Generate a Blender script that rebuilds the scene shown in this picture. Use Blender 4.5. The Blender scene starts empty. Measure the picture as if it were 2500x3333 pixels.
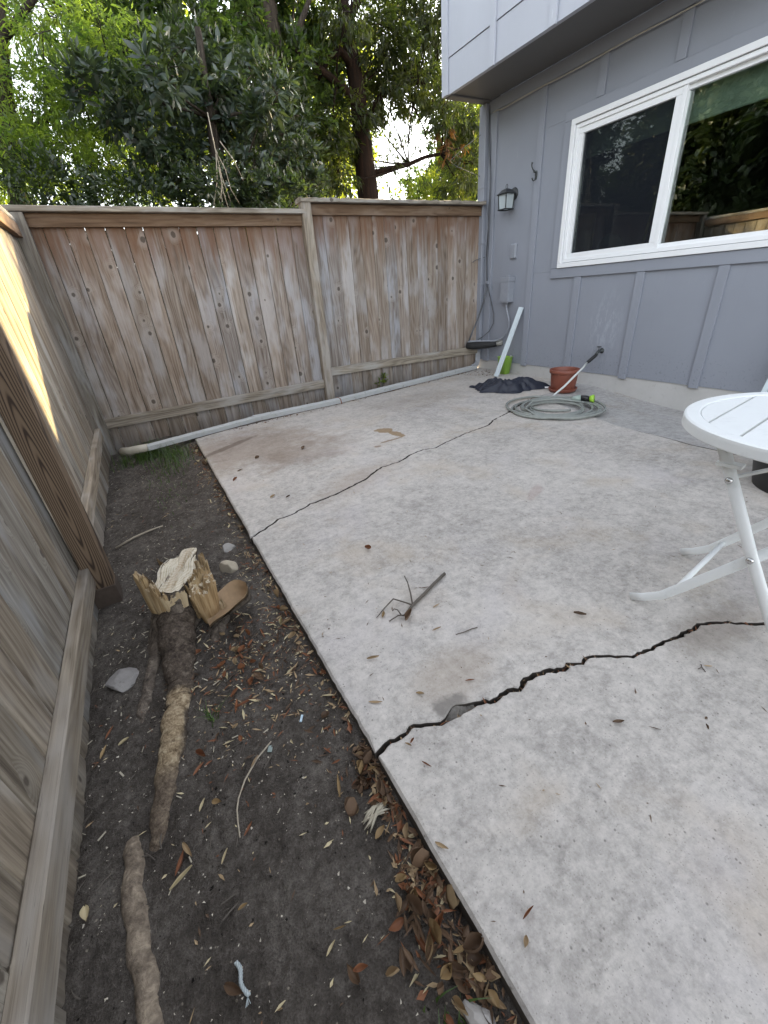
import bpy, bmesh, math, random
import numpy as np
from mathutils import Vector, Matrix

# ------------------------------------------------------------ camera, sky, sun, exposure
SC = bpy.context.scene
COL = SC.collection
cam_d = bpy.data.cameras.new('camera'); cam = bpy.data.objects.new('camera', cam_d); COL.objects.link(cam)
cam_d.sensor_fit = 'HORIZONTAL'; cam_d.sensor_width = 36.0; cam_d.lens = 36.0*1356.65/2500.0
cam_d.clip_start = 0.02; cam_d.clip_end = 400.0
yaw, pitch, roll = [math.radians(a) for a in (27.425, 27.81, 4.7595)]
fwd = Vector((math.sin(yaw)*math.cos(pitch), math.cos(yaw)*math.cos(pitch), -math.sin(pitch)))
rgt = Vector((math.cos(yaw), -math.sin(yaw), 0)); dwn = fwd.cross(rgt)
r2 = rgt*math.cos(roll)+dwn*math.sin(roll); d2 = -rgt*math.sin(roll)+dwn*math.cos(roll)
mw = Matrix((r2, -d2, -fwd)).transposed().to_4x4(); mw.translation = (0, 0, 1.0)
cam.matrix_world = mw
SC.camera = cam

SUN = Vector((2.3, 1.0, 0.80)).normalized()
world = bpy.data.worlds.new('World'); SC.world = world; world.use_nodes = True
wn = world.node_tree; wn.nodes.clear()
sky = wn.nodes.new('ShaderNodeTexSky'); sky.sky_type = 'NISHITA'; sky.sun_disc = False
sky.sun_elevation = math.asin(SUN.z); sky.sun_rotation = math.atan2(SUN.x, SUN.y)
sky.air_density = 1.0; sky.dust_density = 2.0; sky.ozone_density = 1.0
hsv = wn.nodes.new('ShaderNodeHueSaturation'); hsv.inputs['Saturation'].default_value = 0.29
bg = wn.nodes.new('ShaderNodeBackground'); bg.inputs['Strength'].default_value = 0.15
wo = wn.nodes.new('ShaderNodeOutputWorld')
wn.links.new(sky.outputs[0], hsv.inputs['Color']); wn.links.new(hsv.outputs[0], bg.inputs[0]); wn.links.new(bg.outputs[0], wo.inputs[0])
sun_d = bpy.data.lights.new('sun', 'SUN'); sun_d.energy = 3.0; sun_d.angle = math.radians(0.6); sun_d.color = (1.0, .75, .36)
sun = bpy.data.objects.new('sun', sun_d); COL.objects.link(sun)
sun.rotation_euler = SUN.to_track_quat('Z', 'Y').to_euler(); sun.location = (8, 6, 8)
SC.view_settings.view_transform = 'Standard'; SC.view_settings.look = 'None'
SC.view_settings.gamma = 1.0; SC.view_settings.use_curve_mapping = False
SC.view_settings.exposure = 2.72

rng = random.Random(7); NR = np.random.default_rng(11)
U = rng.uniform

# ------------------------------------------------------------ helpers: node materials
class NT:
    def __init__(s, name):
        s.m = bpy.data.materials.new(name); s.m.use_nodes = True; s.t = s.m.node_tree; s.t.nodes.clear()
        s.out = s.t.nodes.new('ShaderNodeOutputMaterial')
    def set(s, sock, v):
        if isinstance(v, bpy.types.NodeSocket): s.t.links.new(v, sock)
        elif isinstance(v, (tuple, list)) and len(v) == 3 and sock.type == 'RGBA': sock.default_value = (*v, 1)
        else: sock.default_value = v
    def n(s, typ, ins=None, **at):
        nd = s.t.nodes.new('ShaderNode'+typ)
        for k, v in at.items(): setattr(nd, k, v)
        for k, v in (ins or {}).items(): s.set(nd.inputs[k], v)
        return nd
    def math(s, op, a, b=0.0, c=0.0, clamp=False):
        nd = s.t.nodes.new('ShaderNodeMath'); nd.operation = op; nd.use_clamp = clamp
        s.set(nd.inputs[0], a); s.set(nd.inputs[1], b); s.set(nd.inputs[2], c); return nd.outputs[0]
    def mix(s, f, a, b, blend='MIX'):
        nd = s.t.nodes.new('ShaderNodeMix'); nd.data_type = 'RGBA'; nd.blend_type = blend
        s.set(nd.inputs[0], f); s.set(nd.inputs[6], a); s.set(nd.inputs[7], b); return nd.outputs[2]
    def ramp(s, f, stops, interp='LINEAR'):
        nd = s.t.nodes.new('ShaderNodeValToRGB'); cr = nd.color_ramp; cr.interpolation = interp
        while len(cr.elements) < len(stops): cr.elements.new(.5)
        for e, (p, c) in zip(cr.elements, stops):
            e.position = p; e.color = (*c, 1) if isinstance(c, (tuple, list)) else (c, c, c, 1)
        s.set(nd.inputs[0], f); return nd.outputs[0]
    def step(s, f, lo, hi):
        nd = s.t.nodes.new('ShaderNodeMapRange'); nd.interpolation_type = 'SMOOTHSTEP'
        s.set(nd.inputs[0], f); s.set(nd.inputs[1], lo); s.set(nd.inputs[2], hi); nd.inputs[3].default_value = 0; nd.inputs[4].default_value = 1
        return nd.outputs[0]
    def obj(s, scale=(1, 1, 1), rnd=0.0):
        co = s.n('TexCoord').outputs['Object']
        if rnd:
            r = s.n('ObjectInfo').outputs['Random']
            off = s.n('CombineXYZ', {0: s.math('MULTIPLY', r, rnd), 1: s.math('MULTIPLY', r, rnd*.77), 2: s.math('MULTIPLY', r, rnd*1.31)}).outputs[0]
            co = s.n('VectorMath', {0: co, 1: off}, operation='ADD').outputs[0]
        return s.n('Mapping', {'Vector': co, 'Scale': scale}).outputs[0]
    def noise(s, v, scale, detail=4.0, rough=.55, dist=0.0):
        return s.n('TexNoise', {'Vector': v, 'Scale': scale, 'Detail': detail, 'Roughness': rough, 'Distortion': dist}).outputs['Fac']
    def bump(s, h, strength=.3, dist=.002, normal=None):
        i = {'Height': h, 'Strength': strength, 'Distance': dist}
        if normal is not None: i['Normal'] = normal
        return s.n('Bump', i).outputs[0]
    def pbr(s, col, rough=.7, normal=None, spec=.5, metal=0.0):
        i = {'Base Color': col, 'Roughness': rough, 'Specular IOR Level': spec, 'Metallic': metal}
        if normal is not None: i['Normal'] = normal
        p = s.n('BsdfPrincipled', i); s.t.links.new(p.outputs[0], s.out.inputs[0]); return s.m

def wood_mat(name, light, mid, dark, rust=0.0, knots=1.0, splash=0.0):
    """Weathered softwood; the grain runs along each piece's own Z axis, every piece differs."""
    t = NT(name)
    p = t.obj((1, 1, 1), 53.0)
    oi = t.n('ObjectInfo').outputs['Random']
    raw = t.n('TexCoord').outputs['Object']; zz = t.n('SeparateXYZ', {0: raw}).outputs['Z']
    # knots
    kq = t.n('SeparateXYZ', {0: p}); kp = t.n('CombineXYZ', {0: t.math('MULTIPLY', kq.outputs[0], 6.2), 1: t.math('MULTIPLY', kq.outputs[2], 5.2), 2: 0.0}).outputs[0]
    kv = t.n('TexVoronoi', {'Vector': kp, 'Scale': 1.0, 'Randomness': 1.0}, voronoi_dimensions='2D')
    kd = kv.outputs['Distance']; ksel = t.math('GREATER_THAN', t.n('SeparateColor', {0: kv.outputs['Color']}).outputs[0], 1-.27*knots)
    kr = t.math('MULTIPLY', t.n('SeparateColor', {0: kv.outputs['Color']}).outputs[1], .085)
    kd = t.math('SUBTRACT', kd, kr)
    kin = t.math('MULTIPLY', t.math('SUBTRACT', 1.0, t.step(t.math('ADD', kd, t.math('MULTIPLY', t.noise(p, 60.0, 2.0), .05)), .035, .085)), ksel)
    khalo = t.math('MULTIPLY', t.math('SUBTRACT', 1.0, t.step(kd, .06, .34)), ksel)
    # grain
    warp = t.noise(t.n('Mapping', {'Vector': p, 'Scale': (5, 5, .9)}).outputs[0], 1.0, 2.0)
    ph = t.math('ADD', t.math('MULTIPLY', warp, 5.0), t.math('MULTIPLY', khalo, 1.6))
    gx = t.n('SeparateXYZ', {0: p})
    ph = t.math('ADD', ph, t.math('MULTIPLY', t.math('ADD', gx.outputs[0], gx.outputs[1]), 14.0))
    rings = t.math('ADD', t.math('MULTIPLY', t.math('SINE', t.math('MULTIPLY', ph, 13.0)), .5), .5)
    fib = t.noise(t.n('Mapping', {'Vector': p, 'Scale': (150, 150, 3.5)}).outputs[0], 1.0, 5.0, .65)
    fine = t.noise(t.n('Mapping', {'Vector': p, 'Scale': (420, 420, 14)}).outputs[0], 1.0, 3.0, .6)
    streak = t.noise(t.n('Mapping', {'Vector': p, 'Scale': (26, 26, 1.1)}).outputs[0], 1.0, 4.0, .6)
    patch = t.noise(t.n('Mapping', {'Vector': p, 'Scale': (7, 7, 2.2)}).outputs[0], 1.0, 3.0, .6)
    g = t.math('ADD', t.math('MULTIPLY', rings, .10), t.math('ADD', t.math('MULTIPLY', fib, .46), t.math('MULTIPLY', streak, .52)))
    col = t.ramp(g, [(.33, dark), (.5, mid), (.70, light)])
    silver = tuple(c*1.12 for c in light); silver = (silver[0]*.93, silver[1]*1.0, silver[2]*1.14)
    col = t.mix(t.math('MULTIPLY', t.step(patch, .44, .66), .75), col, silver)
    tone = t.ramp(oi, [(0, (.62, .57, .52)), (.2, (1.05, .96, .86)), (.4, (.80, .85, .92)), (.6, (1.0, .91, .82)), (.8, (.72, .68, .63)), (1, (1.16, 1.13, 1.08))])
    col = t.mix(.8, col, tone, 'MULTIPLY')
    crack = t.step(fine, .62, .75)
    col = t.mix(t.math('MULTIPLY', crack, .6), col, tuple(c*.35 for c in dark))
    if rust:
        zt = t.math('ADD', zz, t.math('MULTIPLY', t.math('SUBTRACT', streak, .5), .9))
        f = t.math('MULTIPLY', t.math('ADD', t.step(zt, .42, .84), t.math('MULTIPLY', t.step(patch, .58, .40), .14)), rust, clamp=True)
        col = t.mix(f, col, (.155, .078, .042))
    if splash:
        zb = t.math('ADD', zz, t.math('MULTIPLY', t.math('SUBTRACT', streak, .5), .5))
        f = t.math('MULTIPLY', t.math('SUBTRACT', 1.0, t.step(zb, -.95, -.45)), splash)
        col = t.mix(f, col, (.085, .070, .055))
    col = t.mix(t.math('MULTIPLY', khalo, .30), col, light)
    col = t.mix(t.math('MULTIPLY', kin, .8), col, (.065, .050, .040))
    h = t.math('ADD', t.math('MULTIPLY', g, .8), t.math('MULTIPLY', fine, .35))
    return t.pbr(col, .85, t.bump(h, .55, .003), .25)

def plain_mat(name, col, rough=.5, var=.12, scale=8.0, bump=.0, metal=0.0, spec=.5, bscale=60.0, dirt=None):
    t = NT(name); p = t.obj((1, 1, 1), 17.0)
    n1 = t.noise(p, scale, 5.0, .6)
    c = t.mix(t.math('MULTIPLY', n1, 1.0), tuple(x*(1-var) for x in col), tuple(min(1, x*(1+var)) for x in col))
    if dirt:
        c = t.mix(t.math('MULTIPLY', t.step(t.noise(p, scale*2.3, 6.0, .7), .55, .72), dirt[1]), c, dirt[0])
    nm = t.bump(t.noise(p, bscale, 4.0, .6), bump, .003) if bump else None
    return t.pbr(c, rough, nm, spec, metal)

# ------------------------------------------------------------ helpers: meshes
class MB:
    def __init__(s): s.v = []; s.f = []
    def add(s, vs, fs):
        o = len(s.v); s.v += [tuple(v) for v in vs]; s.f += [tuple(i+o for i in f) for f in fs]
    def box(s, x0, x1, y0, y1, z0, z1, c=0.0):
        if c <= 0:
            s.add([(x, y, z) for x in (x0, x1) for y in (y0, y1) for z in (z0, z1)],
                  [(0, 1, 3, 2), (4, 6, 7, 5), (0, 4, 5, 1), (2, 3, 7, 6), (0, 2, 6, 4), (1, 5, 7, 3)])
        else:
            bm = bmesh.new(); bmesh.ops.create_cube(bm, size=1.0)
            for v in bm.verts: v.co = Vector(((x0+x1)/2+v.co.x*(x1-x0), (y0+y1)/2+v.co.y*(y1-y0), (z0+z1)/2+v.co.z*(z1-z0)))
            bmesh.ops.bevel(bm, geom=list(bm.edges), offset=c, segments=1, affect='EDGES')
            bm.verts.index_update(); s.add([v.co[:] for v in bm.verts], [[v.index for v in f.verts] for f in bm.faces]); bm.free()
        return s
    def obox(s, a, b, w, h, up=(0, 0, 1)):
        """bar from a to b, w along the side, h along up"""
        a = Vector(a); b = Vector(b); d = (b-a).normalized(); side = d.cross(Vector(up)).normalized(); u = side.cross(d).normalized()
        vs = []
        for p in (a, b):
            for i, j in ((-1, -1), (1, -1), (1, 1), (-1, 1)): vs.append(p+side*(w/2*i)+u*(h/2*j))
        s.add(vs, [(3, 2, 1, 0), (4, 5, 6, 7), (0, 1, 5, 4), (1, 2, 6, 5), (2, 3, 7, 6), (3, 0, 4, 7)]); return s
    def tube(s, pts, r, n=8, flat=1.0, up=None, cap=True, jit=0.0):
        pts = [Vector(p) for p in pts]; k = len(pts); rs = r if isinstance(r, (list, tuple)) else [r]*k
        T = [(pts[min(i+1, k-1)]-pts[max(i-1, 0)]).normalized() for i in range(k)]
        ref = Vector(up) if up else (Vector((0, 0, 1)) if abs(T[0].z) < .9 else Vector((1, 0, 0)))
        nrm = (ref-T[0]*ref.dot(T[0])).normalized(); vs = []; fs = []
        for i in range(k):
            base = Vector(up) if up else nrm
            nrm = (base-T[i]*base.dot(T[i])).normalized(); bi = T[i].cross(nrm)
            for j in range(n):
                a = 2*math.pi*j/n; q = 1+jit*U(-1, 1)
                vs.append(pts[i]+(nrm*math.cos(a)*flat+bi*math.sin(a))*rs[i]*q)
        for i in range(k-1):
            for j in range(n): fs.append((i*n+j, i*n+(j+1) % n, (i+1)*n+(j+1) % n, (i+1)*n+j))
        if cap: fs.append(tuple(range(n-1, -1, -1))); fs.append(tuple((k-1)*n+j for j in range(n)))
        s.add(vs, fs); return s
    def lathe(s, prof, c, n=24, axis='z', sx=1.0, sy=1.0):
        vs = []; fs = []; k = len(prof)
        for (r, h) in prof:
            for j in range(n):
                a = 2*math.pi*j/n; x, y = r*math.cos(a)*sx, r*math.sin(a)*sy
                if axis == 'z': vs.append((c[0]+x, c[1]+y, c[2]+h))
                elif axis == 'x': vs.append((c[0]+h, c[1]+x, c[2]+y))
                else: vs.append((c[0]+x, c[1]+h, c[2]+y))
        for i in range(k-1):
            for j in range(n): fs.append((i*n+j, i*n+(j+1) % n, (i+1)*n+(j+1) % n, (i+1)*n+j))
        s.add(vs, fs); return s
    def poly(s, pts, z0, z1):
        n = len(pts); s.add([(x, y, z0) for x, y in pts]+[(x, y, z1) for x, y in pts],
            [tuple(range(n-1, -1, -1)), tuple(range(n, 2*n))]+[(i, (i+1) % n, n+(i+1) % n, n+i) for i in range(n)]); return s
    def build(s, name, mat, parent=None, smooth=False, keep=False, fix=True):
        me = bpy.data.meshes.new(name)
        V = np.array(s.v, dtype=float); c = np.zeros(3) if keep else (V.min(0)+V.max(0))/2
        me.from_pydata((V-c).tolist(), [], s.f); me.update()
        if fix:
            bm = bmesh.new(); bm.from_mesh(me); bmesh.ops.recalc_face_normals(bm, faces=bm.faces); bm.to_mesh(me); bm.free()
        if smooth: me.polygons.foreach_set('use_smooth', [True]*len(me.polygons))
        me.materials.append(mat)
        return link(name, me, c, parent)

WORLD = {}
def link(name, me, c=(0, 0, 0), parent=None):
    o = bpy.data.objects.new(name, me); COL.objects.link(o)
    base = np.array(WORLD[parent.name]) if parent else np.zeros(3)
    o.location = np.array(c)-base
    if parent: o.parent = parent
    WORLD[o.name] = tuple(np.array(c, dtype=float)); return o
def tag(o, label=None, cat=None, group=None, kind=None):
    if label: o['label'] = label
    if cat: o['category'] = cat
    if group: o['group'] = group
    if kind: o['kind'] = kind
    return o
def thing(name, label, cat, loc, group=None):
    return tag(link(name, None, loc), label, cat, group)

def lumber(name, mat, parent, a, b, w, h, up=(0, 0, 1), c=.002, wob=.0):
    """sawn piece from a to b whose own Z axis is the grain; w across, h along up"""
    a = Vector(a); b = Vector(b); d = (b-a); L = d.length; d.normalize()
    u = Vector(up); u = (u-d*u.dot(d)).normalized(); sd = u.cross(d)
    m = MB(); n = 7 if L > .6 else 2
    vs = []; fs = []
    ring = [(-1, -1), (1, -1), (1, 1), (-1, 1)]
    for i in range(n):
        t = -L/2+L*i/(n-1); dx = U(-wob, wob); dw = 1+U(-wob, wob)*4
        for (i1, j1) in ring:
            x, y = i1*w/2*dw+dx, j1*h/2
            vs += [(x-i1*c if True else x, y, t), (x, y-j1*c, t)] if i1*j1 < 0 else [(x, y-j1*c, t), (x-i1*c, y, t)]
    k = 8
    for i in range(n-1):
        for j in range(k): fs.append((i*k+j, i*k+(j+1) % k, (i+1)*k+(j+1) % k, (i+1)*k+j))
    fs.append(tuple(range(k-1, -1, -1))); fs.append(tuple((n-1)*k+j for j in range(k)))
    me = bpy.data.meshes.new(name); me.from_pydata(vs, [], fs)
    bm = bmesh.new(); bm.from_mesh(me); bmesh.ops.recalc_face_normals(bm, faces=bm.faces); bm.to_mesh(me); bm.free()
    me.materials.append(mat)
    o = link(name, me, (a+b)/2, parent)
    o.rotation_euler = Matrix((sd, u, d)).transposed().to_euler()
    return o

def vnoise(x, y, seed=0):
    x = np.asarray(x, float); y = np.asarray(y, float); xi = np.floor(x).astype(int); yi = np.floor(y).astype(int); fx = x-xi; fy = y-yi
    def h(a, b):
        n = (a*374761393+b*668265263+seed*974634777) & 0x7fffffff; n = ((n ^ (n >> 13))*1274126177) & 0x7fffffff
        return ((n ^ (n >> 16)) & 0xffff)/65535.0
    fx = fx*fx*(3-2*fx); fy = fy*fy*(3-2*fy)
    return (h(xi, yi)*(1-fx)+h(xi+1, yi)*fx)*(1-fy)+(h(xi, yi+1)*(1-fx)+h(xi+1, yi+1)*fx)*fy
def soil_z(x, y):
    x = np.asarray(x, float); y = np.asarray(y, float)
    base = -.045-.10*np.clip((.22-x)/.69, 0, 1.3)**1.2
    far = np.clip((y-3.7)/.5, 0, 1)*np.clip((x-.0)/.3, 0, 1); base = base*(1-far)+(-.03-.10*np.clip((y-4.03-.10*x)/.12, 0, 1))*far
    n = (vnoise(x*3.1, y*3.1, 1)-.5)*.030+(vnoise(x*9, y*9, 2)-.5)*.014+(vnoise(x*26, y*26, 3)-.5)*.008+(vnoise(x*52, y*52, 4)-.5)*.009
    hump = .035*np.exp(-(((x-.06)/.10)**2+((y-1.50)/.12)**2))+.03*np.exp(-(((x+.15)/.16)**2+((y-1.42)/.2)**2))
    return base+n*np.where(far > .5, .4, 1)+hump
def sz(x, y): return float(soil_z(x, y))
# ------------------------------------------------------------ materials
M = {}
M['fence'] = wood_mat('weathered_fence_wood', (.44, .402, .362), (.278, .238, .204), (.095, .074, .059), rust=.75, knots=1.15, splash=.55)
M['fence_side'] = wood_mat('grey_fence_wood', (.37, .338, .285), (.215, .188, .154), (.08, .064, .051), rust=0, knots=.7, splash=.35)
M['rail'] = wood_mat('pale_grey_rail_wood', (.40, .365, .31), (.245, .215, .175), (.085, .070, .056), knots=.5)
M['trim'] = wood_mat('tan_trim_wood', (.235, .170, .118), (.150, .100, .066), (.065, .040, .025), knots=.6)
M['cap'] = wood_mat('rotten_cap_wood', (.40, .37, .32), (.215, .19, .158), (.05, .042, .035), knots=.5)

def treated_mat():
    t = NT('pressure_treated_post_wood'); p = t.obj((1, 1, 1))
    wp = t.noise(t.n('Mapping', {'Vector': p, 'Scale': (9, 9, 1.6)}).outputs[0], 1.0, 2.0)
    sp = t.n('SeparateXYZ', {0: p})
    zz = t.math('MULTIPLY', t.math('ADD', sp.outputs[2], .28), .062)
    xx = t.math('ADD', sp.outputs[0], t.math('MULTIPLY', t.math('SUBTRACT', wp, .5), .016))
    rr = t.math('SQRT', t.math('ADD', t.math('MULTIPLY', xx, xx), t.math('ADD', t.math('MULTIPLY', zz, zz), .00008)))
    w = t.math('ADD', t.math('MULTIPLY', t.math('SINE', t.math('MULTIPLY', t.math('ADD', rr, t.math('MULTIPLY', wp, .010)), 1050.0)), .5), .5)
    w = t.math('POWER', w, 2.2)
    fib = t.noise(t.n('Mapping', {'Vector': p, 'Scale': (230, 230, 4)}).outputs[0], 1.0, 4.0, .6)
    g = t.math('ADD', t.math('MULTIPLY', w, .75), t.math('MULTIPLY', fib, .35))
    col = t.ramp(g, [(.1, (.175, .125, .083)), (.45, (.125, .085, .055)), (.85, (.040, .026, .018))])
    low = t.math('SUBTRACT', 1.0, t.step(t.math('ADD', sp.outputs[2], t.math('MULTIPLY', fib, .05)), -.98, -.86))
    col = t.mix(t.math('MULTIPLY', low, .75), col, (.035, .027, .022))
    return t.pbr(col, .7, t.bump(g, .35, .002), .3)
M['treated'] = treated_mat()

def soil_mat(name='dark_garden_soil', k=1.0):
    t = NT(name); p = t.obj()
    n1 = t.noise(p, 4.0, 6.0, .65); n2 = t.noise(p, 55.0, 6.0, .7); n3 = t.noise(p, 260.0, 3.0, .6)
    n4 = t.noise(p, 17.0, 5.0, .7)
    g = t.math('ADD', t.math('ADD', t.math('MULTIPLY', n1, .28), t.math('MULTIPLY', n4, .24)), t.math('ADD', t.math('MULTIPLY', n2, .32), t.math('MULTIPLY', n3, .24)))
    c = t.ramp(g, [(.36, tuple(x*k for x in (.030, .025, .021))), (.52, tuple(x*k for x in (.088, .076, .066))), (.67, tuple(x*k for x in (.20, .178, .156)))])
    v = t.n('TexVoronoi', {'Vector': p, 'Scale': 75.0}); sel = t.math('GREATER_THAN', t.n('SeparateColor', {0: v.outputs['Color']}).outputs[1], .90)
    sp = t.math('MULTIPLY', t.math('SUBTRACT', 1.0, t.step(v.outputs['Distance'], .12, .22)), sel)
    c = t.mix(t.math('MULTIPLY', sp, .8), c, (.30, .26, .21))
    h = t.math('ADD', t.math('MULTIPLY', n2, 1.0), t.math('MULTIPLY', n3, .45))
    return t.pbr(c, .95, t.bump(h, 1.0, .014), .15)
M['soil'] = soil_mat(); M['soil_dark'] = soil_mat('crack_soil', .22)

def slab_mat(name, base, stains=True, rough=.85):
    t = NT(name); p = t.obj()
    big = t.noise(p, 1.1, 5.0, .6); mid = t.noise(p, 6.5, 6.0, .68); fine = t.noise(p, 62.0, 5.0, .72); grit = t.noise(p, 330.0, 2.0, .6)
    med = t.noise(p, 24.0, 6.0, .72); spk = t.noise(p, 150.0, 4.0, .7)
    g = t.math('ADD', t.math('MULTIPLY', t.math('ADD', big, mid), .21), t.math('ADD', t.math('MULTIPLY', med, .28), t.math('ADD', t.math('MULTIPLY', fine, .20), t.math('MULTIPLY', spk, .11))))
    b = base
    c = t.ramp(g, [(.41, tuple(x*.58 for x in b)), (.52, b), (.62, tuple(x*1.26 for x in b))])
    warm = t.noise(p, 2.3, 4.0, .6, .4)
    c = t.mix(t.math('MULTIPLY', t.step(warm, .50, .70), .36), c, (b[0]*.86, b[1]*.74, b[2]*.58))
    cool = t.noise(t.n('Mapping', {'Vector': p, 'Location': (7, 3, 0)}).outputs[0], 1.9, 4.0, .6)
    c = t.mix(t.math('MULTIPLY', t.step(cool, .5, .72), .30), c, (b[0]*1.0, b[1]*1.0, b[2]*1.12))
    grime = t.noise(p, 17.0, 6.0, .75)
    c = t.mix(t.math('MULTIPLY', t.step(grime, .54, .68), .45), c, tuple(x*.55 for x in b))
    white = t.noise(t.n('Mapping', {'Vector': p, 'Location': (3, 9, 0)}).outputs[0], 23.0, 5.0, .7)
    c = t.mix(t.math('MULTIPLY', t.step(white, .56, .68), .30), c, tuple(min(.8, x*1.4) for x in b))
    v = t.n('TexVoronoi', {'Vector': p, 'Scale': 60.0}); sel = t.math('GREATER_THAN', t.n('SeparateColor', {0: v.outputs['Color']}).outputs[0], .70)
    pit = t.math('MULTIPLY', t.math('SUBTRACT', 1.0, t.step(v.outputs['Distance'], .06, .20)), sel)
    c = t.mix(t.math('MULTIPLY', pit, .65), c, tuple(x*.28 for x in b))
    v2 = t.n('TexVoronoi', {'Vector': p, 'Scale': 210.0}); s2 = t.math('GREATER_THAN', t.n('SeparateColor', {0: v2.outputs['Color']}).outputs[1], .72)
    p2 = t.math('MULTIPLY', t.math('SUBTRACT', 1.0, t.step(v2.outputs['Distance'], .1, .35)), s2)
    c = t.mix(t.math('MULTIPLY', p2, .62), c, tuple(x*.40 for x in b))
    if stains:
        sx = t.n('SeparateXYZ', {0: p}); nz = t.math('SUBTRACT', t.noise(p, 5.0, 5.0, .65), .5); nz2 = t.math('SUBTRACT', t.noise(p, 16.0, 3.0, .6), .5)
        def blob(cx, cy, rx, ry, ang, lo, hi, col, f, nk=.9, c=None, nn=None):
            ca, sa = math.cos(ang), math.sin(ang)
            dx = t.math('SUBTRACT', sx.outputs[0], cx); dy = t.math('SUBTRACT', sx.outputs[1], cy)
            a = t.math('DIVIDE', t.math('ADD', t.math('MULTIPLY', dx, ca), t.math('MULTIPLY', dy, sa)), rx)
            bb = t.math('DIVIDE', t.math('SUBTRACT', t.math('MULTIPLY', dy, ca), t.math('MULTIPLY', dx, sa)), ry)
            d = t.math('ADD', t.math('SQRT', t.math('ADD', t.math('MULTIPLY', a, a), t.math('MULTIPLY', bb, bb))), t.math('MULTIPLY', nn or nz, nk))
            return t.mix(t.math('MULTIPLY', t.math('SUBTRACT', 1.0, t.step(d, lo, hi)), f), c, col)
        c = blob(.62, 3.25, .62, .62, .0, .35, 1.15, (.22, .155, .105), .52, 1.5, c)
        c = blob(.95, 2.85, .55, .30, .4, .3, 1.1, (.17, .12, .085), .36, 1.6, c)
        c = blob(.45, 3.42, .34, .05, .55, .5, 1.0, (.10, .07, .05), .6, 1.2, c)
        c = blob(1.578, 2.925, .085, .075, -.8, .80, .88, (.255, .170, .085), .85, 1.0, c, nz2)
        c = blob(1.608, 2.765, .045, .11, .1, .80, .88, (.255, .170, .085), .85, 1.2, c, nz2)
        c = blob(1.49, 2.664, .13, .016, .08, .80, .9, (.20, .13, .07), .75, 1.0, c, nz2)
        c = blob(1.345, 2.605, .03, .022, .0, .80, .9, (.20, .13, .07), .7, 1.0, c, nz2)
        c = blob(1.62, 1.38, .14, .035, .5, .5, 1.0, (.30, .20, .185), .35, 1.5, c)
        c = blob(.55, .68, .20, .11, .1, .2, 1.1, (.29, .23, .17), .4, 1.3, c)
        c = blob(.46, .60, .075, .045, .0, .5, .9, (.17, .155, .14), .75, 1.4, c, nz2)
        c = blob(.95, 2.15, .5, .16, .35, .2, 1.1, (.27, .20, .145), .38, 1.5, c)
        c = blob(1.30, .38, .25, .10, .0, .2, 1.1, (.20, .165, .13), .5, 1.5, c)
        c = blob(2.4, 3.6, .9, .35, .1, .2, 1.2, (.30, .255, .21), .35, 1.5, c)
    h = t.math('ADD', t.math('MULTIPLY', mid, .6), t.math('ADD', t.math('MULTIPLY', fine, .5), t.math('MULTIPLY', grit, .3)))
    h = t.math('SUBTRACT', h, t.math('MULTIPLY', pit, .5))
    return t.pbr(c, rough, t.bump(h, .45, .004), .3)
M['slab'] = slab_mat('pale_stained_concrete', (.490, .458, .424)); M['slab_patch'] = slab_mat('darker_concrete', (.405, .392, .378), False)
M['crackwall'] = plain_mat('dirt_caked_concrete_edge', (.062, .052, .043), .95, .5, 40, .6); M['chip'] = slab_mat('broken_concrete', (.20, .185, .165), False)
M['footing'] = plain_mat('painted_footing_concrete', (.47, .46, .445), .85, .12, 7, .25, dirt=((.30, .285, .265), .5))

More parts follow.
